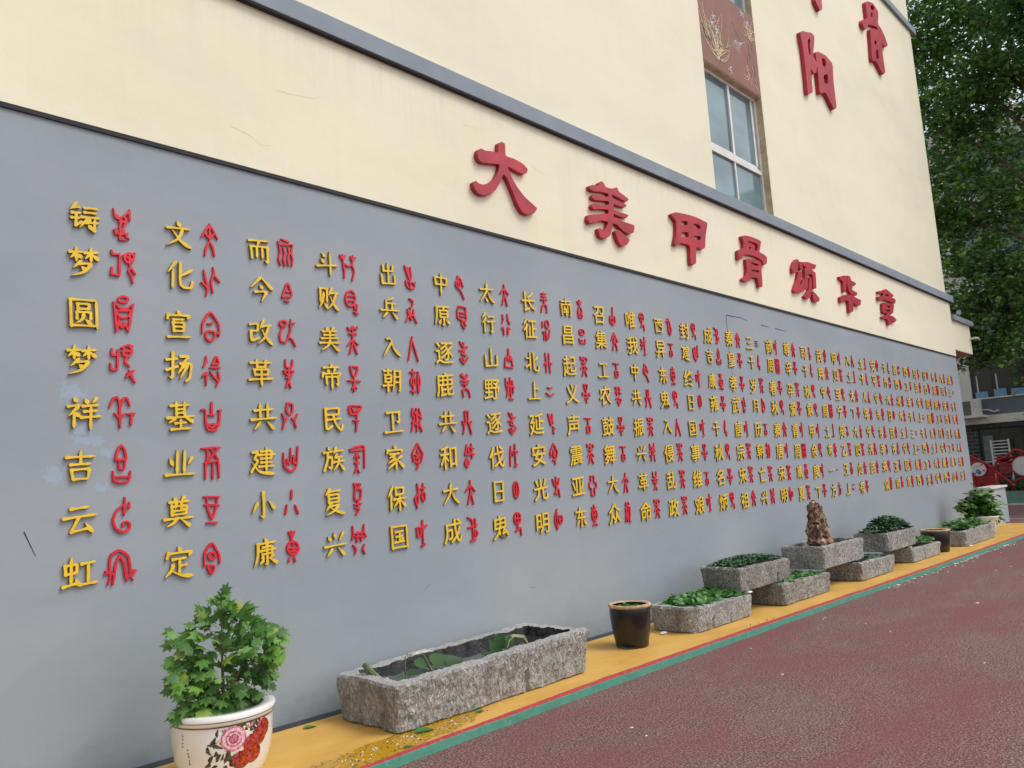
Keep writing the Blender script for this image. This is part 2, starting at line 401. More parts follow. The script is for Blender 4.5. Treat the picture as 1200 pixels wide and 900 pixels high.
pd('strip_end', [(21.2, -1.38, 0), (21.2, .1, 0), (21.205, .1, GL-.01), (21.205, -1.38, GL-.01)], [(0, 3, 2, 1)], M['yellow_ground'])['kind'] = 'structure'
for i, x in enumerate((23.4, 26.2)):
    pd('pale_court_line', [(x, -9, GL+.004), (x+.10, -9, GL+.004), (x+.10, 6, GL+.004), (x, 6, GL+.004)], [(0, 1, 2, 3)], M['white_line'])['kind'] = 'structure'

# ================================================================ BUILDING
B = empty('school_building', (6, 0, 0), 'cream and grey painted building with raised characters covering its long side wall', 'building')
def strip_wall(name, x0, x1, y0, y1, z0, z1, mat, parent, n=1):
    return boxo(name, (x0, x1, y0, y1, z0, z1), mat, parent)
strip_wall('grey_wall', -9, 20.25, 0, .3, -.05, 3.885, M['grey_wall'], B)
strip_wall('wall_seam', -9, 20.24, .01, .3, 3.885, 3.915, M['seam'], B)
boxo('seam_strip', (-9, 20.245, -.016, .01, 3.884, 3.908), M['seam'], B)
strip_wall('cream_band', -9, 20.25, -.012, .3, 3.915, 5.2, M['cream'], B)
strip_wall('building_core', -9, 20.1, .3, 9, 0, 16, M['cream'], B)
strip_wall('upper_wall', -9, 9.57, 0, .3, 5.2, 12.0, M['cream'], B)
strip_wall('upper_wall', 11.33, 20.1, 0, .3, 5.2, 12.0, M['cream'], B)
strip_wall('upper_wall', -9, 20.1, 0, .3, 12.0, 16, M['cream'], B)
bm = bmesh.new(); box(bm, -9, 20.42, -.07, .004, 5.20, 5.365, bev=.008); lg = bmobj('ledge', bm, M['ledge'], B)
bm = bmesh.new(); box(bm, -9, 20.40, -.062, .002, 5.188, 5.199); bmobj('ledge_underside_shade', bm, M['seam'], lg)  # black strip that paints in the shade under the ledge
bm = bmesh.new(); box(bm, -9, 20.38, -.062, .004, 11.98, 12.14, bev=.008); lg2 = bmobj('ledge', bm, M['ledge'], B)
# the ledge wraps round the end of the building
bm = bmesh.new(); box(bm, 20.253, 20.42, .004, 3, 5.20, 5.365, bev=.006); bmobj('ledge', bm, M['ledge'], B)
# windows and painted panels in the recessed column
def window(z0, z1):
    y = .13
    w = bpy.data.objects.new('window', None); C.objects.link(w); w.parent = B; w.location = -B.location
    w.location = Vector((9.57, y, z0)) - B.location
    zt = z0+(z1-z0)*.36 if z0 > 5.3 else z0+.62
    f = lambda nm, b: boxo(nm, b, M['frame'], None)
    def part(nm, b, mt, bev=.004):
        bm = bmesh.new(); box(bm, *b, bev=bev)
        me = bpy.data.meshes.new(nm); bm.to_mesh(me); bm.free()
        for v_ in me.vertices: v_.co -= Vector((9.57, y, z0))
        me.materials.append(mt); o = bpy.data.objects.new(nm, me); C.objects.link(o); o.parent = w; return o
    xm = 10.45
    part('window_frame', (9.57, 11.33, y-.03, y+.04, z1-.06, z1), M['frame'])
    part('window_frame', (11.27, 11.33, y-.03, y+.04, z0, z1-.06), M['frame'])
    part('window_frame', (9.57, 9.63, y-.03, y+.04, z0, z1-.06), M['frame'])
    part('window_frame', (9.57, 11.33, y-.03, y+.04, z0, z0+.05), M['frame'])
    part('window_frame', (9.63, 11.27, y-.026, y+.03, zt-.02, zt+.05), M['frame'])
    part('sliding_sash', (9.66, xm-.02, y-.02, y, zt+.05, zt+.11), M['frame'])
    part('sliding_sash', (xm+.02, 11.22, y-.005, y+.02, zt+.05, zt+.11), M['frame'])
    part('sliding_sash', (11.17, 11.23, y-.01, y+.02, zt+.11, z1-.06), M['frame'])
    part('mullion', (xm-.025, xm+.03, y-.024, y+.024, zt+.05, z1-.06), M['frame'])
    part('mullion', (xm-.02, xm+.02, y-.02, y+.02, z0+.05, zt-.02), M['frame'])
    for (a, b_, c_, d_) in ((9.63, xm-.025, zt+.05, z1-.06), (xm+.03, 11.27, zt+.05, z1-.06), (9.63, xm-.02, z0+.05, zt-.02), (xm+.02, 11.27, z0+.05, zt-.02)):
        part('glass_pane', (a, b_, y+.008, y+.014, c_, d_), M['glass'], 0)
window(5.40, 7.36); window(8.70, 10.70)
for (a, b_) in ((7.36, 8.70), (10.70, 11.98)):
    p = boxo('painted_panel', (9.572, 11.328, .004, .3, a, b_), M['panel'], B)
    if a == 7.36: PANEL = p
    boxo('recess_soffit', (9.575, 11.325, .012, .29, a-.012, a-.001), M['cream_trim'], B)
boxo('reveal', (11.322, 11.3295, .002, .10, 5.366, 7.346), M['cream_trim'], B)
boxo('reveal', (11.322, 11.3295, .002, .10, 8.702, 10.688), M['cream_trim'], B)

# ribbons: flat brush strokes lying on a plane y = const, given as (x, z) lists
def ribbon(bm, pts, w0, w1, y):
    P = [Vector((p[0], 0, p[1])) for p in pts]
    L_, R_ = [], []
    for i, p in enumerate(P):
        d = (P[min(i+1, len(P)-1)]-P[max(i-1, 0)]).normalized(); n = Vector((-d.z, 0, d.x))
        s = i/(len(P)-1); w = (w0*(1-s)+w1*s)/2
        L_.append(bm.verts.new((p.x+n.x*w, y, p.z+n.z*w))); R_.append(bm.verts.new((p.x-n.x*w, y, p.z-n.z*w)))
    for i in range(len(P)-1): bm.faces.new((L_[i], L_[i+1], R_[i+1], R_[i]))
def arc(x, z, dx, dz, bend, n=7):
    out = []
    for i in range(n):
        s = i/(n-1); out.append((x+dx*s+bend*math.sin(s*PI)*(-dz), z+dz*s+bend*math.sin(s*PI)*dx))
    return out
rnd = random.Random(3)
by, bw, bg_ = bmesh.new(), bmesh.new(), bmesh.new()
for k in range(26):      # orchid clump at lower left of the panel
    a = rnd.uniform(-1.2, 1.2); l = rnd.uniform(.35, .8)
    ribbon(by, arc(10.02+rnd.uniform(-.06, .06), 7.50+rnd.uniform(0, .15), math.sin(a)*l*.7, math.cos(a)*l, rnd.uniform(-.45, .45)*(1 if a > 0 else -1)), .013, .004, -.0005+.0001*(k % 3))
for k in range(3): ribbon(by, arc(9.85, 7.75, -.12*k-.05, .95-.2*k, .12), .016, .004, -.0012)
for (x, z) in ((10.0, 8.18), (9.93, 8.05), (10.38, 7.48), (10.95, 8.62), (11.1, 8.5), (10.08, 7.98)):
    for k in range(5):
        a = k*1.25+rnd.random(); ribbon(bw, arc(x, z, math.cos(a)*.09, math.sin(a)*.08, .2, 4), .018, .004, -.0016)
for k in range(22):      # rock and fern at right
    a = rnd.uniform(-1.5, 1.5); l = rnd.uniform(.15, .42)
    ribbon(by, arc(11.12+rnd.uniform(-.03, .05), 8.33+rnd.uniform(-.1, .1), math.sin(a)*l*.8, math.cos(a)*l*.8, rnd.uniform(-.35, .35)),   .010, .003, -.0008-.0001*(k % 3))
for k in range(8):
    ribbon(bw, arc(10.95-.03*k, 8.13-.01*k, -.22, -.28+.02*k, -.18), .010, .003, -.0019)
for k in range(9):
    x = 11.1+rnd.uniform(-.1, .12); ribbon(bg_, arc(x, 8.25-.08*k, rnd.uniform(-.1, .1), -.14, rnd.uniform(-.3, .3)), .022, .010, -.0024-.0001*(k % 2))
for k in range(7):
    x = 11.05+rnd.uniform(-.12, .15); ribbon(by, arc(x, 7.80-.05*k, rnd.uniform(-.18, .12), -.1, rnd.uniform(-.4, .4)), .013, .006, -.0028)
for k in range(6): ribbon(bg_, arc(9.72+.05*k, 7.75, rnd.uniform(-.06, .1), .3, .2), .018, .006, -.0022)
ribbon(bg_, [(10.4, 8.2), (10.52, 8.33), (10.62, 8.35), (10.7, 8.22), (10.85, 8.12)], .016, .01, -.0021)
for nm_, b_, m_ in (('mural_orchid', by, 'orn_y'), ('mural_flowers', bw, 'orn_w'), ('mural_rock', bg_, 'orn_g')): tag(bmobj(nm_, b_, M[m_], PANEL), kind='stuff')

# canopy block past the end of the wall
K = empty('entrance_canopy', (20.25, 0, 4.07), 'cream canopy block with grey ledge projecting beyond the wall end', 'canopy')
boxo('canopy_body', (20.253, 21.78, .0, 2.6, 4.085, 4.79), M['cream'], K)
boxo('canopy_underside', (20.256, 21.775, .004, 2.6, 4.07, 4.085), M['soffit'], K)
bm = bmesh.new(); box(bm, 20.27, 21.9, -.07, 2.65, 4.79, 4.91, bev=.006); bmobj('ledge', bm, M['ledge'], K)
bm = bmesh.new(); tube(bm, [(21.70, -.01, 4.46), (21.70, -.10, 4.47), (21.84, -.14, 4.48), (21.98, -.14, 4.45)], [.03, .03, .028, .02], 8)
tag(bmobj('drain_spout', bm, M['pipe']), 'small pale drain spout on the canopy corner', 'pipe')
# pale low wall
Lw = empty('low_wall', (20.3, -.3, 0), 'pale grey low wall with capping at the end of the character wall', 'wall')
boxo('wall_body', (20.27, 21.72, -.30, -.04, 0.0, .815), M['wallend'], Lw)
bm = bmesh.new(); box(bm, 20.262, 21.78, -.34, -.0, .815, .865, bev=.006); bmobj('wall_cap', bm, M['cap'], Lw)
boxo('wall_base', (20.27, 21.70, -.285, -.06, -.02, .0), M['seam'], Lw)

# fine scratches and cracks on the walls
bm = bmesh.new()
for pts in ([(9.51, 3.62), (9.50, 3.2), (9.54, 2.6)], [(9.52, 3.63), (9.9, 3.64), (10.1, 3.62)], [(10.5, 3.60), (10.75, 3.60)], [(10.95, 3.6), (11.3, 3.59)]):
    ribbon(bm, pts, .012, .006, -.0012)
ribbon(bm, [(1.27, 1.42), (1.30, 1.35), (1.33, 1.28)], .007, .003, -.0012)
for k in range(5):
    x = rnd.uniform(1.5, 12); z = rnd.uniform(.3, 1.0); a = rnd.uniform(-.7, .7)
    ribbon(bm, arc(x, z, .08*math.cos(a)*rnd.uniform(.4, 1.4), .08*math.sin(a), .2, 4), .003, .001, -.0012)
tag(bmobj('wall_scratches', bm, M['seam'], B), kind='stuff')
bm = bmesh.new()
for k in range(7):
    x = rnd.uniform(2, 8); z = rnd.uniform(4.1, 5.05)
    p = [(x, z)]
    for j in range(rnd.randint(3, 6)): p.append((p[-1][0]+rnd.uniform(.03, .12), p[-1][1]+rnd.uniform(-.05, .05)))
    ribbon(bm, p, .0022, .0008, -.0132)
for k in range(10):
    x = rnd.uniform(4, 16); z = rnd.uniform(5.6, 7.5)
    ribbon(bm, arc(x, z, rnd.uniform(-.04, .05), rnd.uniform(-.03, .03), .2, 4), .006, .002, -.0012)
tag(bmobj('paint_cracks', bm, M['cream_trim'], B), kind='stuff')

# ================================================================ CHARACTERS
FLIP = False
def contour_mesh(F, xs, zs, depth, bev, y0=0.0, tries=0):
    """F >= 0 inside. Marching squares, loops, tessellated front, chamfer, sides."""
    nz, nx = F.shape
    nxt = {}; P = {}
    def ep(i0, j0, i1, j1):
        k = (i0, j0, i1, j1)
        if k not in P:
            a, b = F[i0, j0], F[i1, j1]; s = a/(a-b)
            P[k] = (xs[j0]+(xs[j1]-xs[j0])*s, zs[i0]+(zs[i1]-zs[i0])*s)
        return k
    ins = F > 0
    for i in range(nz-1):
        row = ins[i:i+2]
        tot = row[0, :-1].astype(int)+row[0, 1:]+row[1, :-1]+row[1, 1:]
        for j in np.nonzero((tot > 0) & (tot < 4))[0]:
            a, b, c, d = ins[i, j], ins[i, j+1], ins[i+1, j+1], ins[i+1, j]
            Bt = lambda: ep(i, j, i, j+1); Rt = lambda: ep(i, j+1, i+1, j+1); Tp = lambda: ep(i+1, j, i+1, j+1); Lf = lambda: ep(i, j, i+1, j)
            code = a*1+b*2+c*4+d*8
            tab = {1: [(Bt, Lf)], 2: [(Rt, Bt)], 3: [(Rt, Lf)], 4: [(Tp, Rt)], 5: [(Bt, Lf), (Tp, Rt)], 6: [(Tp, Bt)], 7: [(Tp, Lf)],
                   8: [(Lf, Tp)], 9: [(Bt, Tp)], 10: [(Rt, Bt), (Lf, Tp)], 11: [(Rt, Tp)], 12: [(Lf, Rt)], 13: [(Bt, Rt)], 14: [(Lf, Bt)]}
            for s, e in tab[code]: nxt[s()] = e()
    loops = []; seen = set()
    for k in list(nxt):
        if k in seen: continue
        lp = []; q = k
        while q not in seen and q in nxt: seen.add(q); lp.append(P[q]); q = nxt[q]
        if len(lp) > 5: loops.append(lp)
    # drop near-duplicate / collinear points
    out = []
    cell = abs(xs[1]-xs[0])
    for lp in loops:
        q = []
        for p in lp:
            if not q or math.hypot(p[0]-q[-1][0], p[1]-q[-1][1]) > cell*.45: q.append(p)
        r = []
        for i, p in enumerate(q):
            a, b = q[i-1], q[(i+1) % len(q)]
            l = math.hypot(b[0]-a[0], b[1]-a[1])+1e-9
            dd = abs((b[0]-a[0])*(a[1]-p[1])-(a[0]-p[0])*(b[1]-a[1]))/l
            if dd > cell*.04 or i % 3 == 0: r.append(p)
        if len(r) >= 4: out.append(r)
    vs, fs, fl = [], [], []
    for lp in out:
        n = len(lp); base = len(vs)
        nor = []
        for i in range(n):
            a, b = lp[i-1], lp[(i+1) % n]; dx, dz = b[0]-a[0], b[1]-a[1]; l = math.hypot(dx, dz)+1e-9
            nor.append((dz/l, -dx/l))
        # orientation: direction table keeps the inside on one side; test the sign with F
        for ring, (y, off) in enumerate(((y0, 0), (y0-(depth-bev), 0), (y0-depth, bev))):
            for i in range(n): vs.append([lp[i][0], y, lp[i][1], nor[i], off])
        for r in range(2):
            for i in range(n):
                j = (i+1) % n
                fs.append((base+r*n+i, base+r*n+j, base+(r+1)*n+j, base+(r+1)*n+i))
        fl.append((base+2*n, n))
    # sign of the inward offset
    def Fv(x, z):
        j = (x-xs[0])/(xs[1]-xs[0]); i = (z-zs[0])/(zs[1]-zs[0]); i0, j0 = int(i), int(j)
        i0 = max(0, min(nz-2, i0)); j0 = max(0, min(nx-2, j0)); fi, fj = i-i0, j-j0
        return (F[i0, j0]*(1-fj)+F[i0, j0+1]*fj)*(1-fi)+(F[i0+1, j0]*(1-fj)+F[i0+1, j0+1]*fj)*fi
    s = 0
    for v in vs[:80]: s += Fv(v[0]+v[3][0]*cell, v[2]+v[3][1]*cell)-Fv(v[0]-v[3][0]*cell, v[2]-v[3][1]*cell)
    sg = 1 if s > 0 else -1
    V = [(v[0]+v[3][0]*v[4]*sg, v[1], v[2]+v[3][1]*v[4]*sg) for v in vs]
    def area(b, n): return sum(V[b+i][0]*V[b+(i+1) % n][2]-V[b+(i+1) % n][0]*V[b+i][2] for i in range(n))/2
    def inside(x, z, b, n):
        c_ = False
        for i in range(n):
            a_, d_ = V[b+i], V[b+(i+1) % n]
            if (a_[2] > z) != (d_[2] > z) and x < (d_[0]-a_[0])*(z-a_[2])/(d_[2]-a_[2])+a_[0]: c_ = not c_
        return c_
    ars = [area(b, n) for b, n in fl]
    big = max(ars, key=abs) if ars else 1
    outers = [k for k in range(len(fl)) if ars[k]*big > 0]
    holes_ = [k for k in range(len(fl)) if ars[k]*big < 0]
    want = abs(sum(ars)); got = 0.0
    for k in outers:
        grp = [fl[k]]+[fl[q] for q in holes_ if abs(ars[q]) < abs(ars[k]) and inside(V[fl[q][0]][0], V[fl[q][0]][2], *fl[k])]
        if len(grp) > 1:   # keep a hole with the smallest outline that contains it
            grp = [grp[0]]+[g for g in grp[1:] if not any(o2 != k and abs(ars[o2]) < abs(ars[k]) and inside(V[g[0]][0], V[g[0]][2], *fl[o2]) for o2 in outers)]
        idx = [b+i for b, n in grp for i in range(n)]
        polys = [[Vector((V[b+i][0]+1e-6*math.sin(i*7.1+b), V[b+i][2]+1e-6*math.cos(i*5.3+b), 0)) for i in range(n)] for b, n in grp]
        for tr in tessellate_polygon(polys):
            tr = tuple(idx[q] for q in tr)
            if len(set(tr)) == 3:
                fs.append(tr); a_, b_, c_ = (V[q] for q in tr)
                got += abs((b_[0]-a_[0])*(c_[2]-a_[2])-(c_[0]-a_[0])*(b_[2]-a_[2]))/2
    if tries < 14 and abs(got-want) > want*.012:      # filling failed on touching outlines: nudge the level and retry
        return contour_mesh(F+cell*(.05 if tries % 2 else -.035)*(1+tries*.5), xs, zs, depth, bev, y0, tries+1)
    if tries >= 14: print('glyph fill', got, want)
    me = bpy.data.meshes.new('relief'); me.from_pydata(V, [], fs); me.update()
    bm = bmesh.new(); bm.from_mesh(me)
    bad = [f for f in bm.faces if len(f.verts) == 3 and f.normal.y > 0]
    if bad: bmesh.ops.reverse_faces(bm, faces=bad)
    if (ars and big*1 > 0) != FLIP: bmesh.ops.reverse_faces(bm, faces=[f for f in bm.faces if len(f.verts) == 4])
    bm.to_mesh(me); bm.free()
    return me
def seg_field(X, Z, a, b, ra, rb):
    dx, dz = b[0]-a[0], b[1]-a[1]; l2 = dx*dx+dz*dz+1e-12
    t_ = np.clip(((X-a[0])*dx+(Z-a[1])*dz)/l2, 0, 1)
    return ra+(rb-ra)*t_-np.hypot(X-(a[0]+dx*t_), Z-(a[1]+dz*t_))
PROF = {'h': [(0, 1.15), (.12, .85), (.5, .62), (.8, .8), (.93, 1.3), (1, .5)], 'v': [(0, .5), (.06, 1.35), (.2, .92), (.6, .85), (.88, 1.1), (1, .45)],
        'p': [(0, .6), (.07, 1.35), (.3, 1.05), (.7, .75), (1, .12)], 'n': [(0, .35), (.4, .8), (.8, 1.6), (1, .12)],
        'd': [(0, .25), (.7, 1.5), (1, .8)], 't': [(0, 1.1), (.5, .85), (1, .95)], 'g': [(0, 1.3), (.4, .9), (.82, 1.1), (1, .25)],
        'u': [(0, 1), (1, 1)]}
def smooth_path(pts, n=4):
    if len(pts) < 3: 
        return [(pts[0][0]+(pts[-1][0]-pts[0][0])*i/6, pts[0][1]+(pts[-1][1]-pts[0][1])*i/6) for i in range(7)]
    P = [pts[0]]+list(pts)+[pts[-1]]; out = []
    for i in range(1, len(P)-2):
        p0, p1, p2, p3 = P[i-1], P[i], P[i+1], P[i+2]
        for k in range(n):
            s = k/n
            f = lambda a, b, c, d: .5*((2*b)+(-a+c)*s*.8+(2*a-5*b+4*c-d)*s*s*.8+(-a+3*b-3*c+d)*s**3*.8) if False else b+(c-b)*s
            out.append((f(p0[0], p1[0], p2[0], p3[0]), f(p0[1], p1[1], p2[1], p3[1])))
    out.append(pts[-1])
    # one light smoothing pass rounds the corners a bit
    sm = [out[0]]+[((out[i-1][0]+2*out[i][0]+out[i+1][0])/4, (out[i-1][1]+2*out[i][1]+out[i+1][1])/4) for i in range(1, len(out)-1)]+[out[-1]]
    return sm
def strokes_mesh(spec, w, h, rad, depth, bev, n=46, round_=False):
    """spec: tokens like h10248010 (type, then x y pairs 00-99, y down); o cx cy rx ry = ellipse"""
    m = rad*2.2
    nx = n; nz = int(n*(h+2*m)/(w+2*m))
    xs = np.linspace(-w/2-m, w/2+m, nx); zs = np.linspace(-h/2-m, h/2+m, nz)
    X, Z = np.meshgrid(xs, zs); F = np.full(X.shape, -1.0)
    q = lambda s: (-w/2+w*float(s[:2])/98, h/2-h*float(s[2:4])/98)
    for tok in spec.split():
        ty = tok[0]; d = tok[1:]
        if ty == 'o':
            cx, cz = q(d[:4]); rx, rz = w*float(d[4:6])/98, h*float(d[6:8])/98
            pts = [(cx+rx*math.cos(2*PI*k/16), cz+rz*math.sin(2*PI*k/16)) for k in range(17)]; pr = PROF['u']
        else:
            pts = [q(d[i:i+4]) for i in range(0, len(d), 4)]; pr = PROF['u' if round_ else ty]
            pts = smooth_path(pts)
        ln = [0]
        for a, b in zip(pts, pts[1:]): ln.append(ln[-1]+math.hypot(b[0]-a[0], b[1]-a[1]))
        T_ = ln[-1] or 1
        R_ = [rad*float(np.interp(l/T_, [p[0] for p in pr], [p[1] for p in pr])) for l in ln]
        if round_: R_ = [r*(1-.22*abs(2*l/T_-1)**3+.10*math.sin(7*l/T_)) for r, l in zip(R_, ln)]
        for k in range(len(pts)-1): F = np.maximum(F, seg_field(X, Z, pts[k], pts[k+1], R_[k], R_[k+1]))
    return contour_mesh(F, xs, zs, depth, bev)
def metric_mesh(strokes, rad, depth, bev, cell=.0034):
    P = [[(a/1000, b/1000) for a, b in st] for st in strokes]
    al = [p for st in P for p in st]; m = rad*2.5
    xs = np.arange(min(p[0] for p in al)-m, max(p[0] for p in al)+m, cell); zs = np.arange(min(p[1] for p in al)-m, max(p[1] for p in al)+m, cell)
    X, Z = np.meshgrid(xs, zs); F = np.full(X.shape, -1.0)
    for st in P:
        closed = math.hypot(st[0][0]-st[-1][0], st[0][1]-st[-1][1]) < .002
        pts = smooth_path(st); n = len(pts)
        for k in range(n-1):
            f = lambda q: rad*(1.08-(.42*abs(2*q-1)**4 if not closed else 0)+.10*math.sin(9*q+len(st)))
            F = np.maximum(F, seg_field(X, Z, pts[k], pts[k+1], f(k/(n-1)), f((k+1)/(n-1))))
    return contour_mesh(F, xs, zs, depth, bev)
def poly_field(X, Z, poly):
    n = len(poly); D = np.full(X.shape, 1e9); ins = np.zeros(X.shape, bool)
    for i in range(n):
        a, b = poly[i], poly[(i+1) % n]
        dx, dz = b[0]-a[0], b[1]-a[1]; l2 = dx*dx+dz*dz+1e-12
        t_ = np.clip(((X-a[0])*dx+(Z-a[1])*dz)/l2, 0, 1)
        D = np.minimum(D, np.hypot(X-(a[0]+dx*t_), Z-(a[1]+dz*t_)))
        if abs(dz) > 1e-12: ins ^= ((a[1] > Z) != (b[1] > Z)) & (X < dx*(Z-a[1])/dz+a[0])
    return np.where(ins, D, -D)
def chaikin(p, n=1):
    for _ in range(n):
        q = []
        for i in range(len(p)):
            a, b = p[i], p[(i+1) % len(p)]
            q += [(a[0]*.88+b[0]*.12, a[1]*.88+b[1]*.12), (a[0]*.12+b[0]*.88, a[1]*.12+b[1]*.88)]
        p = q
    return p
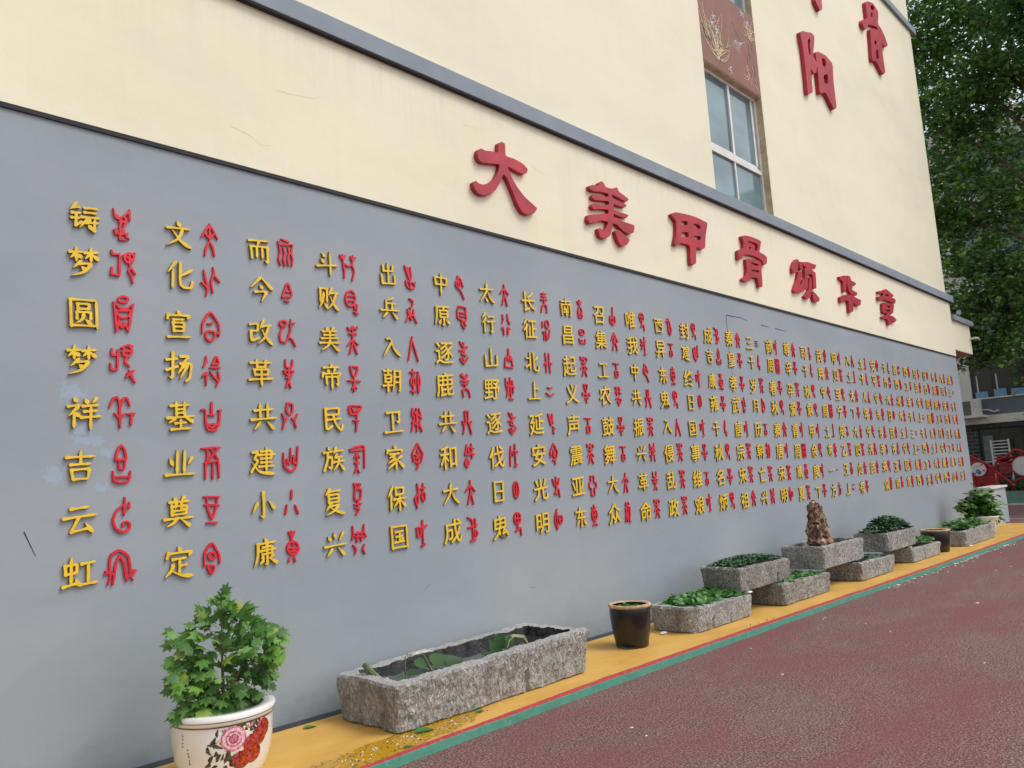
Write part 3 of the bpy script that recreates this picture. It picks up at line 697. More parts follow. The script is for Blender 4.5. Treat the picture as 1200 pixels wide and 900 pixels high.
TITLE = [('大', [[(5.221, 4.822), (5.275, 4.849), (5.318, 4.842), (5.314, 4.715), (5.431, 4.72), (5.553, 4.704), (5.629, 4.663), (5.607, 4.614), (5.554, 4.586), (5.432, 4.601), (5.327, 4.614), (5.38, 4.521), (5.45, 4.433), (5.555, 4.353), (5.737, 4.274), (5.68, 4.21), (5.589, 4.173), (5.506, 4.181), (5.445, 4.247), (5.379, 4.376), (5.322, 4.474), (5.272, 4.522), (5.221, 4.425), (5.149, 4.329), (5.061, 4.261), (4.966, 4.231), (4.897, 4.242), (4.86, 4.282), (4.85, 4.333), (4.891, 4.357), (4.918, 4.342), (4.974, 4.338), (5.059, 4.369), (5.137, 4.435), (5.197, 4.521), (5.225, 4.605), (5.117, 4.583), (4.991, 4.558), (4.941, 4.571), (4.923, 4.628), (4.939, 4.674), (4.986, 4.7), (5.032, 4.693), (5.127, 4.711), (5.212, 4.716)]], [], 0.05), ('美', [[(6.616, 4.726), (6.688, 4.758), (6.787, 4.764), (6.798, 4.807), (6.859, 4.844), (6.902, 4.823), (6.918, 4.791), (7.035, 4.795), (7.144, 4.84), (7.168, 4.795), (7.271, 4.772), (7.359, 4.746), (7.324, 4.709), (7.247, 4.706), (7.035, 4.726), (7.03, 4.688), (7.153, 4.679), (7.309, 4.664), (7.273, 4.626), (7.145, 4.612), (7.051, 4.624), (7.042, 4.548), (7.166, 4.546), (7.333, 4.55), (7.287, 4.503), (7.189, 4.491), (7.035, 4.499), (7.03, 4.457), (7.182, 4.443), (7.434, 4.448), (7.409, 4.358), (7.316, 4.308), (7.197, 4.326), (7.084, 4.377), (7.003, 4.382), (6.989, 4.321), (6.933, 4.219), (6.826, 4.162), (6.743, 4.173), (6.712, 4.256), (6.771, 4.285), (6.808, 4.239), (6.871, 4.297), (6.925, 4.38), (6.796, 4.371), (6.678, 4.32), (6.578, 4.287), (6.542, 4.327), (6.562, 4.384), (6.661, 4.411), (6.805, 4.449), (6.937, 4.478), (6.943, 4.527), (6.783, 4.498), (6.668, 4.469), (6.63, 4.497), (6.662, 4.536), (6.733, 4.547), (6.876, 4.566), (6.966, 4.594), (6.956, 4.628), (6.824, 4.604), (6.71, 4.586), (6.65, 4.6), (6.675, 4.641), (6.745, 4.653), (6.875, 4.67), (6.962, 4.681), (6.967, 4.719), (6.837, 4.71), (6.693, 4.682), (6.625, 4.689)], [(7.03, 4.296), (7.107, 4.326), (7.207, 4.29), (7.314, 4.246), (7.253, 4.179), (7.142, 4.134), (7.075, 4.191)]], [], 0.05), ('甲', [[(8.247, 4.759), (8.353, 4.807), (8.501, 4.825), (8.707, 4.843), (8.875, 4.848), (9.043, 4.838), (9.143, 4.827), (9.116, 4.759), (9.07, 4.664), (9.035, 4.548), (9.021, 4.468), (8.942, 4.426), (8.789, 4.433), (8.75, 4.207), (8.662, 4.17), (8.61, 4.184), (8.637, 4.428), (8.435, 4.42), (8.335, 4.369), (8.27, 4.363), (8.278, 4.412), (8.323, 4.487), (8.351, 4.596), (8.355, 4.686), (8.3, 4.719)]], [[(8.476, 4.719), (8.635, 4.741), (8.621, 4.689), (8.467, 4.664)], [(8.768, 4.749), (8.915, 4.757), (8.954, 4.733), (8.933, 4.698), (8.779, 4.698)], [(8.46, 4.57), (8.624, 4.594), (8.628, 4.531), (8.456, 4.501)], [(8.759, 4.58), (8.945, 4.6), (8.906, 4.542), (8.765, 4.535)]], 0.05), ('骨', [[(10.064, 4.826), (10.181, 4.862), (10.37, 4.877), (10.543, 4.876), (10.664, 4.865), (10.628, 4.78), (10.572, 4.684), (10.712, 4.675), (10.807, 4.648), (10.772, 4.538), (10.657, 4.501), (10.635, 4.566), (10.483, 4.591), (10.276, 4.589), (10.069, 4.558), (10.015, 4.485), (9.901, 4.453), (9.91, 4.582), (9.983, 4.62), (10.086, 4.644), (10.111, 4.735), (10.082, 4.788)], [(10.131, 4.505), (10.298, 4.534), (10.472, 4.544), (10.595, 4.542), (10.581, 4.429), (10.576, 4.292), (10.558, 4.162), (10.454, 4.136), (10.434, 4.203), (10.431, 4.27), (10.241, 4.257), (10.195, 4.201), (10.088, 4.168), (9.957, 4.168), (9.98, 4.201), (10.089, 4.25), (10.134, 4.357), (10.127, 4.438)]], [[(10.232, 4.786), (10.424, 4.805), (10.553, 4.792), (10.517, 4.688), (10.424, 4.675), (10.455, 4.757), (10.365, 4.769), (10.243, 4.756)], [(10.249, 4.705), (10.349, 4.712), (10.3, 4.672)], [(10.281, 4.481), (10.513, 4.489), (10.496, 4.459), (10.28, 4.447)], [(10.258, 4.372), (10.51, 4.392), (10.493, 4.364), (10.26, 4.349)]], 0.05), ('颂', [[(11.855, 4.806), (11.928, 4.785), (11.861, 4.655), (11.773, 4.563), (11.659, 4.535), (11.634, 4.609), (11.728, 4.731)], [(11.944, 4.778), (12.033, 4.779), (12.049, 4.666), (11.951, 4.627), (11.924, 4.695)], [(11.858, 4.606), (11.985, 4.62), (11.991, 4.558), (11.897, 4.445), (11.843, 4.369), (11.937, 4.397), (11.999, 4.5), (12.045, 4.507), (12.095, 4.386), (11.996, 4.313), (11.874, 4.266), (11.67, 4.228), (11.611, 4.249), (11.674, 4.335), (11.772, 4.436)], [(12.048, 4.785), (12.26, 4.821), (12.587, 4.825), (12.531, 4.755), (12.36, 4.707), (12.527, 4.687), (12.488, 4.413), (12.356, 4.39), (12.393, 4.621), (12.294, 4.63), (12.201, 4.591), (12.148, 4.384), (12.091, 4.336), (12.017, 4.345), (12.103, 4.596), (12.098, 4.664), (12.165, 4.715), (12.058, 4.737)], [(12.265, 4.571), (12.334, 4.572), (12.303, 4.367), (12.224, 4.236), (12.074, 4.18), (11.961, 4.21), (12.073, 4.265), (12.185, 4.35)], [(12.331, 4.351), (12.431, 4.324), (12.577, 4.253), (12.514, 4.195), (12.345, 4.172), (12.295, 4.246)]], [], 0.05), ('华', [[(13.521, 4.776), (13.806, 4.842), (13.877, 4.805), (13.741, 4.528), (13.646, 4.515), (13.672, 4.713), (13.56, 4.728)], [(13.909, 4.858), (14.029, 4.855), (14.062, 4.783), (14.283, 4.771), (14.208, 4.709), (14.035, 4.69), (14.039, 4.614), (14.285, 4.593), (14.238, 4.531), (13.981, 4.513), (13.877, 4.569), (13.854, 4.675)], [(13.45, 4.402), (13.757, 4.491), (13.981, 4.513), (14.224, 4.485), (14.433, 4.479), (14.359, 4.369), (14.178, 4.335), (14.028, 4.393), (13.972, 4.211), (13.822, 4.167), (13.785, 4.188), (13.82, 4.376), (13.666, 4.367), (13.461, 4.297)]], [], 0.05), ('章', [[(15.375, 4.776), (15.671, 4.834), (15.82, 4.887), (15.927, 4.87), (16.232, 4.816), (16.182, 4.772), (16.041, 4.758), (16.33, 4.743), (16.251, 4.639), (15.969, 4.646), (15.639, 4.646), (15.333, 4.591), (15.34, 4.67), (15.597, 4.712), (15.649, 4.771), (15.38, 4.734)], [(15.518, 4.576), (16.204, 4.641), (16.056, 4.416), (15.476, 4.359)], [(15.422, 4.294), (15.697, 4.342), (15.736, 4.397), (15.853, 4.411), (15.835, 4.358), (16.073, 4.37), (16.224, 4.314), (16.099, 4.252), (15.912, 4.255), (15.837, 4.175), (15.718, 4.157), (15.704, 4.267), (15.41, 4.257)]], [[(15.7, 4.54), (15.973, 4.563), (15.939, 4.522), (15.687, 4.5)], [(15.673, 4.46), (15.921, 4.472), (15.897, 4.44), (15.659, 4.421)], [(15.748, 4.773), (15.936, 4.782), (15.939, 4.754), (15.735, 4.735)]], 0.05), ('阳', [[(13.016, 9.108), (13.141, 9.178), (13.379, 9.246), (13.534, 9.303), (13.659, 9.283), (13.596, 9.109), (13.535, 8.983), (13.485, 8.836), (13.63, 8.737), (13.541, 8.531), (13.43, 8.474), (13.308, 8.543), (13.285, 8.409), (13.28, 8.071), (13.108, 7.981), (13.042, 7.978), (13.062, 8.329), (13.068, 8.778), (13.021, 9.022)], [(13.613, 8.956), (13.744, 9.016), (14.083, 9.075), (14.403, 9.022), (14.337, 8.68), (14.334, 8.127), (14.187, 8.037), (13.891, 8.265), (13.766, 8.236), (13.648, 8.163), (13.599, 8.191), (13.614, 8.527), (13.609, 8.831)]], [[(13.341, 9.098), (13.419, 9.142), (13.441, 9.1), (13.375, 8.972), (13.373, 8.794), (13.296, 8.815), (13.296, 8.967)], [(13.887, 8.941), (14.033, 8.977), (14.071, 8.899), (14.008, 8.798), (13.89, 8.802)], [(13.882, 8.597), (14.004, 8.677), (14.092, 8.672), (14.043, 8.493), (13.902, 8.454), (13.833, 8.502)]], 0.075), ('骨', [[(16.758, 11.297), (16.943, 11.398), (17.286, 11.494), (17.579, 11.415), (17.422, 11.066), (17.613, 11.035), (17.818, 10.911), (17.928, 10.748), (17.743, 10.645), (17.547, 10.648), (17.521, 10.762), (17.414, 10.923), (17.26, 10.938), (16.789, 10.8), (16.754, 10.762), (16.571, 10.591), (16.456, 10.58), (16.373, 10.665), (16.439, 10.759), (16.751, 10.919), (16.761, 11.069)], [(16.834, 10.703), (17.065, 10.821), (17.414, 10.923), (17.509, 10.845), (17.519, 10.637), (17.481, 10.404), (17.509, 9.966), (17.332, 9.85), (16.996, 10.023), (16.875, 10.008), (16.776, 9.942), (16.735, 10.001), (16.797, 10.356)]], [[(17.062, 11.335), (17.227, 11.434), (17.336, 11.406), (17.236, 11.295), (17.093, 11.265)], [(17.048, 11.175), (17.175, 11.228), (17.122, 11.092), (17.011, 11.061)], [(17.025, 10.511), (17.175, 10.586), (17.159, 10.49), (17.019, 10.42)], [(17.081, 10.325), (17.21, 10.384), (17.198, 10.205), (17.178, 10.145), (16.978, 10.086)]], 0.075), ('安', [[(13.93, 10.27), (14.234, 10.405), (14.217, 10.073), (14.17, 10.01), (14.072, 9.958), (13.984, 10.027), (13.899, 10.083)]], [], 0.075)]

def poly_mesh(solids, holes, depth, bev, cellsize, ch=1):
    allp = [p for s in solids for p in s]
    x0, x1 = min(p[0] for p in allp), max(p[0] for p in allp); z0, z1 = min(p[1] for p in allp), max(p[1] for p in allp)
    cx, cz = (x0+x1)/2, (z0+z1)/2; m = cellsize*3
    nx = int((x1-x0+2*m)/cellsize)+2; nz = int((z1-z0+2*m)/cellsize)+2
    xs = np.linspace(x0-m-cx, x1+m-cx, nx); zs = np.linspace(z0-m-cz, z1+m-cz, nz); X, Z = np.meshgrid(xs, zs)
    F = np.full(X.shape, -1.0)
    for s in solids: F = np.maximum(F, poly_field(X, Z, chaikin([(a-cx, b-cz) for a, b in s], ch)))
    for s in holes: F = np.minimum(F, -poly_field(X, Z, chaikin([(a-cx, b-cz) for a, b in s], ch)))
    return contour_mesh(F, xs, zs, depth, bev), cx, cz
order = ['leftmost', 'second', 'third', 'fourth', 'fifth', 'sixth', 'rightmost']
for k, (ch, sol, hol, dep) in enumerate(TITLE):
    me, cx, cz = poly_mesh(sol, hol, dep, .002, .0075 if k < 7 else .012, 1)
    o = bpy.data.objects.new('title_character', me); C.objects.link(o); me.materials.append(M['title'])
    o.location = (cx, -.012 if k < 7 else 0, cz)
    if k < 7: tag(o, f"large red raised character {ch}, {order[k]} of seven on the cream band", 'character', 'large red title characters on the cream band')
    elif ch == '阳': tag(o, 'huge red raised character 阳 right of the window on the upper wall', 'character', 'huge red characters on the upper wall')
    elif ch == '骨': tag(o, 'huge red raised character 骨 below the upper ledge at the right', 'character', 'huge red characters on the upper wall')
    else: tag(o, 'red pointed stroke end of a huge character cut off by the photo top', 'character', 'huge red characters on the upper wall')

KAI = {
'铸': 'p26080834 h18243620 h14423838 h14583655 v26402680 t26804266 h50208615 h50348430 h42509544 p666062503686 h56669260 v80528088 t80887082 d62727080',
'梦': 'h10244620 v28062850 p28241044 d30284238 h52229216 v70047048 p70205242 n70229240 p42481874 h38587254 p725452821498 d42665476',
'圆': 'v12081496 h12108608 v86088896 h14908888 v32223438 h32226620 v66206438 h33386536 v30483072 h30487046 v70467070 p505246702684 d54707082',
'祥': 'd22063016 h08324027 p38280862 v24462494 d28503860 d54086020 p86047420 h48309225 h52468842 h44649858 v70287098',
'吉': 'h10249020 v50045046 h22467843 v24623094 h24627658 p76587092 h30907288',
'云': 'h26187414 h06449638 t46442682 h26847676 d64608488',
'虹': 'v10301256 h10304227 v42274052 h12544051 v26082684 h06884480 d38684686 h54289024 v72287282 h50869882',
'文': 'd44025418 h12308824 p642850640892 n283656729692',
'化': 'p36060848 v26342696 p90264458 t50085080629088889266',
'宣': 'd46025412 t14181232 h14208816 p88168030 h32346831 v30443474 h30447042 v70426674 h33586756 h34736671 h14949090',
'扬': 'h06284222 g260426901482 t06624248 t521482105640 t5238903484847294 p66384274 p78385090',
'基': 'h18188214 v36043656 v64046454 h37306328 h37426340 h06589652 p34580876 n64569472 h32766873 v50625094 h18968492',
'业': 'v38103884 v62086282 d14362458 p88307454 h04909884',
'奠': 'd34024012 p68005812 h20188414 v26222858 h26327628 v76287456 h28587454 p42183840 t581858406840 h32467043 h04729866 p466636821096 n58729096',
'定': 'd46025414 t16201236 h16228817 p88178032 h30407236 v52405284 h54607657 p325428720694 n307660909892',
'而': 'h10149008 p50144232 t16362080 h18368432 g843284927284 v40364076 v62366276',
'今': 'p50040650 n50089848 d44365446 h26627256 p72565096',
'改': 'h10244020 v40203846 h12483845 t124812844270 p64044638 h56289222 p822666683694 n544068669694',
'革': 'h10169012 v32023430 v68026630 h34306628 v22402660 h22407837 v78377458 h26587656 h04769670 v50305098',
'共': 'h16268620 v36043654 v64026452 h04589850 p36661292 n62648890',
'建': 'h42168212 v82128040 h34289624 h42408038 h42548451 h36689264 v62026284 t10203016164432460686 n105636889892',
'小': 'g500450923682 p28360674 n70349464',
'康': 'd46005410 h18189013 p201818600496 h38307427 v74277450 h30429037 h36547451 g542054924486 d32604068 p40742488 p80566668 n60669690',
'斗': 'd28144226 d22363650 h06669654 v64046498',
'败': 'v12141468 h12144211 v42114266 p272824640692 d30684486 p66044838 h58269422 p842668684294 n564072689892',
'美': 'd34024014 p68005814 h18208215 h24347830 h12488842 v50185050 h04669660 p505044720896 n54669296',
'帝': 'd46005210 h14168611 d32223632 p66185832 t10380852 h10409035 p90358448 v24522682 h24527849 g784978826876 v50405098',
'民': 'h20147810 v78107634 h20367633 t201420924676 h22548648 t5034627084949274',
'族': 'd22023012 h04244419 t202420500492 t2242404036842680 p60024630 h56189214 p62285048 h58428838 h46609654 p724268664494 n72629692',
'复': 'p34021428 h30148010 v26262854 h26267224 v72247052 h28407038 h28537051 p40561482 h36667262 p726250841498 n347260869896',
'兴': 'd18202836 d44085026 p86086638 h04589850 p36661294 n62649092',
'出': 'v24102638 h26387634 v76087436 v50025090 v14521892 h18928488 v84508490',
'兵': 'p70023018 v30143058 h32307826 v60286056 h04629854 p36681294 n62669092',
'入': 'p54240690 h30144612 n461462549886',
'朝': 'h08144610 v27022726 v12301458 h12304428 v44284258 h14444242 h14584256 h04745068 v27582798 p601058605094 h60108808 g880888927886 h62348631 h62568653',
'卫': 'h18147810 g781076526246 v44144484 h06909684',
'家': 'd46005410 t14181230 h14208815 p88158028 h26347430 p52342050 t384056605488 p48521470 p54641292 p84406054 n56529688',
'保': 'p32040648 v22322296 v44104636 h44108408 v84088234 h46368233 h36549648 v64366498 p62543484 n66549482',
'国': 'v12081496 h12108608 v86088896 h14908888 h30307027 h34486646 h26707466 v50305068 d58526660',
'中': 'v16242054 h16248420 v84208052 h20548050 v50025098',
'原': 'h16149208 p181416560494 p58145026 v34283658 h34288025 v80257856 h36437840 h36577854 g565856924686 d40662884 d68668682',
'大': 'h10369028 p500446460694 n523866689892',
'太': 'h10369028 p500446460694 n523866689892 d40745288',
'山': 'v50065084 v14401690 h16908884 v86368688',
'日': 'v24082694 h24107607 v76077694 h26507648 h26907688',
'上': 'v46064688 h48427838 h06929686',
'北': 'v34063490 h10343434 t06763462 p88246244 t60066080709092889468',
'行': 'p30020826 p34240654 v22442296 h48188814 h42429636 g724072925884',
'工': 'h18208215 v50185084 h06909484',
'人': 'p500446500692 n504266709692',
'三': 'h18168212 h26507446 h06889684',
'千': 'p70042016 h06469640 v50145098',
'丁': 'h06209614 g521852924082',
'一': 'h06529646',
'土': 'h18347830 v50085088 h06909684',
'王': 'h14148610 h18487844 v50145088 h06909684',
'月': 'p261024600894 h26107607 g760776926486 h28367433 h28607457',
'东': 'h14229018 t44023050 h28508645 g562056945086 p36621884 d70609080',
'西': 'h06149409 v14321892 h14348830 v88308488 h18888485 p420840442856 t60106050 t60508056',
'南': 'h14189013 v50025034 v12361696 h12368831 g883188967888 d36443956 p66445856 h30627058 h28766872 v50585094',
}
ORC = {
'铸': 't05001535503085409805 t153545558040 t30306560 o48721008 t10854590 t45909575 t20986098 t35806598',
'梦': 't100515154020 t40104080 t10204080 t05754072 t08980870 o70251816 t85100598 t704065558575 t85759598 t60359840',
'圆': 'o50102510 t05121235503090228545 t12350898 t15452598 t154835556048 t85458098 t257035905065 t506565906298',
'祥': 't003520034525 t452572058830 t45254598 t285045626550 t70589958 t85588592',
'吉': 't28355000 t50007535 t28357535 t38353862 t38626562 t65626535 t056808959295 t92959568 t08829282',
'云': 't62006250 t85158535 t60152040057020955598 t5598888580725572 t55725085',
'虹': 't0595206022305002 t500280308260 t98909890 t3060323550157035 t70357092 t05654075 t18723892 t60629860 t62759580',
'文': 't05455002 t50029850 t50025025 t28287252 t72282850 t504825752098 t504878758298',
'化': 't05503595 t359540602510 t6500702555506085 t68309855',
'宣': 't80850575 t05751030 t10305000 t500090309880 t35406038 t256075558085 t80855098 t509828853570 t35707070',
'扬': 't200520250538 t70005530 t55308530 t50129518 t48389838 t057030502595 t45556075 t60757050 t705090708098',
'基': 't00302028 t121015753098 t30987598 t759888759228 t82309930 t50025045 t38456245 t28807280',
'业': 't05059505 t200840451598 t60053060 t500880459098 t900860554098 t05454050',
'奠': 't00059805 t150820505090 t509075508508 t00359835 t15988595',
'定': 't05750840 t08405000 t50009240 t92409570 t95707572 o50451512 t506535755098 t50986880 t68805070',
'而': 't00081025 t10259820 t20035005 t50057515 t1025155005701595 t3530455035704598 t6530705560757598 t922588509098',
'今': 't05785005 t50059278 t05789272 t35704545 t35986598',
'改': 'o22201413 t2235056008853590 t70007055 t705550807075 t70759898 t60189514 t50628870',
'革': 't20022530 t25307530 t75307802 t05429542 t205050608050 t50305085 t25985075 t50757598 t15588558',
'共': 't35023542 t35426542 t65426502 t65023502 t054525651098 t25653850 t954575659298 t75656250',
'建': 't05250875 t08754598 t45988875 t88759802 t40154070 t40702070 t20702035 t55205565 t55658060 t80607815 t40425542',
'小': 't50004838 t20620898 t75609298',
'康': 't20025025 t50258002 t50005035 o50554024 t12558855 t50325080 t20688068 t20901598 t50885098 t80908298',
'斗': 't15350510 t15352002 t15353510 t153550408232 t82326508 t82328000 t82329808 t223830651598 t783885656598',
'败': 'o35383036 t08306230 t08486248 t72307590 t60609898 t60809872',
'美': 't080220185010 t501085029818 t50025060 t20328032 t086250429262 t50582098 t50588298',
'帝': 't25057505 t75056035 t60354035 t40352505 t50355098 t00559855 t30785065 t50657278 t00480562 t95489862',
'民': 't05052030 t20300535 t05351008 t10089805 t98056035 t60352030 t55355598 t25588558',
'族': 't052040059805 t98059890 t052860189815 t45404585 t25554538 t45386555 t25984585 t45856598 t28726572',
'复': 't20028002 t80026015 t60153515 t35152002 t28182848 t28487248 t72487218 t72182818 t50505075 t106050689062 t309855789080',
'兴': 't150525400550 t850278409845 t25257825 t25427842 t45204565 t60206065 t106528752098 t906575758598',
'出': 't05054060 t40606055 t60555508 t25104555 t106818905098 t50988590 t85909068 t10688572 t45704890',
'兵': 't400275105540 t55404040 t206045550598 t754570709898 t204830707070 t35705090',
'入': 't45020598 t45209098',
'朝': 't35003598 t10126012 t12885888 o35502018 t801098458095 t809575508010',
'卫': 't200510303040 t30400595 t50055095 t30209040 t7505954570609595 t10608075',
'家': 't15700540 t05405000 t50009540 t95408072 t50255095 t30457055 t30607042 t30757270 t35985585',
'保': 't300540400560 t05602598 t40403080 o80551518 t80058038 t60259820',
'国': 't05289820 t60006098 t45987592 t10351260 t12604060 t40604032',
'中': 'o28382016 t30003055 t300260158045 t305555658598',
'原': 't05252002 t20029005 t90059060 t90605065 t50650555 t05550525 t30307530 t30457545 t556540807098 t70708585',
'逐': 't200250259520 t104060353055 t30558060 t55056060 t157550989568 t40705590',
'鹿': 't100540158505 t25004020 t70006025 t10309028 t50155060 t20458040 t506085709598 t506020703098',
'和': 't10453005 t30055045 t50451045 t55159820 t75007560 t55409845 o25802014 t05804580 t25602598',
'大': 't50005045 t054550189545 t504535702098 t504565757598',
'成': 't050250155098 t25987595 t05459535 t75108045 o80701412',
'行': 't200525301045 t750075259545 t259822600570 t709570609568',
'山': 't05901550 t15503040 t30404560 t45605505 t55056560 t65608040 t80409590 t95900590',
'野': 't0505104025601090 t55005598 t35988098 t10359845 t80158570 t30203080',
'伐': 't201010500598 t20304550 t65006598 t30309835 t50988592',
'日': 'o50502848 t50205080',
'鬼': 'o45253524 t10258025 t45024548 t455040752080 t407575658098',
'长': 't20058005 t50005060 t25188020 t10359032 t505520701098 t505580657598',
'征': 't10100838 o65202220 t056025552098 t45555098 t457075909545',
'北': 't250530500560 t30502598 t700565509855 t65507598',
'上': 't202550308022 t006050809860',
'延': 't10054060 t40606505 t20084550 t60056550 t60658575 t85756080 t60807098',
'安': 't10650540 t05405000 t50009540 t95408065 t503035606065 t50356098 t30807575',
'光': 't101530457045 t70459012 t50055040 t504550652580 t25806085 t506580608598',
'明': 't350210300560 t056035983050 t30503502 o75502218 t55509550',
'南': 't20105025 t50258008 t50005040 t35402555 t75556540 t25552590 t25907890 t78907555 t25552575 o50721206',
'昌': 'o50203520 t40205520 t10651595 t15958895 t88959065 t38755878',
'召': 't600055505050 t15500880 t088050989280 t92808550 t50505850 o50721512',
'工': 't05059505 t50055060 t28602898 t28987298 t72987260 t72602860 t28786878',
'农': 't10054515 t60059015 t30003045 t70007040 t10304528 t60309535 t106550559570 t50555098 t30805580 t957060905098',
'众': 'o50102510 t353020601098 t20303060 t552850603898 t55285060 t85258060 t806065989098 t30503898',
'亚': 't25057505 t75057035 t70359838 t98389862 t98627065 t70657598 t75982598 t25983065 t30650562 t05620538 t05383035 t30352505',
'东': 't50005098 o50483527 t20122815 t80105018 t20985085 t50858098 t15488548',
'西': 't05205000 t30003580 t358070989060 t90605000 t28408050 t30607070',
'三': 't15208520 t15508550 t15808580',
'二': 't15358535 t15658565',
'千': 't500030403050 t30506598 t25708075 t50005045',
'月': 't300085408565 t856540982570 t25703000 t45404560',
'一': 't15558548',
'我': 't10153045 t05455540 t10753050 t70006598 t30309820 t50989095',
'司': 't30057010 t50055098 t20405535 o65721512',
'武': 't20204098 t05308025 t20805598 t55987575 t60008060',
'周': 't05059505 t95059598 t95980598 t05980505 t05359535 t05659565 t38053898 t68056898',
'土': 't05909590 t50005090',
'王': 't20058005 t50055060 t20407040 t105550989055',
'人': 't50053045 t30451098 t35407098',
'方': 't05209520 t500040601098 t40459045 t90457090',
}
GEN = ['文','化','吉','定','而','革','共','帝','民','族','复','兴','兵','家','国','中','原','成','行','野','伐','鬼','长','北','安','光','南','昌','工','东','西','武','周','朝','康','美','奠','司','我','千','昌','明']
COLS = ['铸梦圆梦祥吉云虹', '文化宣扬基业奠定', '而今改革共建小康', '斗败美帝民族复兴', '出兵入朝卫家保国', '中原逐鹿共和大成', '太行山野逐伐日鬼',
        '长征北上延安光明', '南昌起义声震亚东', '召集工农鼓舞大众', '唯我中共振兴革命', '西异东鬼入侵乱政', '封建终日国事维艰', '成吉康雍千秋名炳',
        '秦皇孝武唐宗宋祖', '三千岁月历朝亡兴', '商周春秋秦唐宋明', '尊辛孕爱青周康夏', '司千秋象甲余庚丁', '武典中周土东一方', '甲贝至宁癸乙王上',
        '入土文丁大四贞有', '土千人年中共武人', '安平中东吉羊来众', '千行大日武吉王南', '昌西北大土中国东', '西工羊千三上东西', '司武中上千西工吉',
        '日西国周东土大中', '吉周明工月中康行', '大司安西千工羊山', '成三千东共人北土']
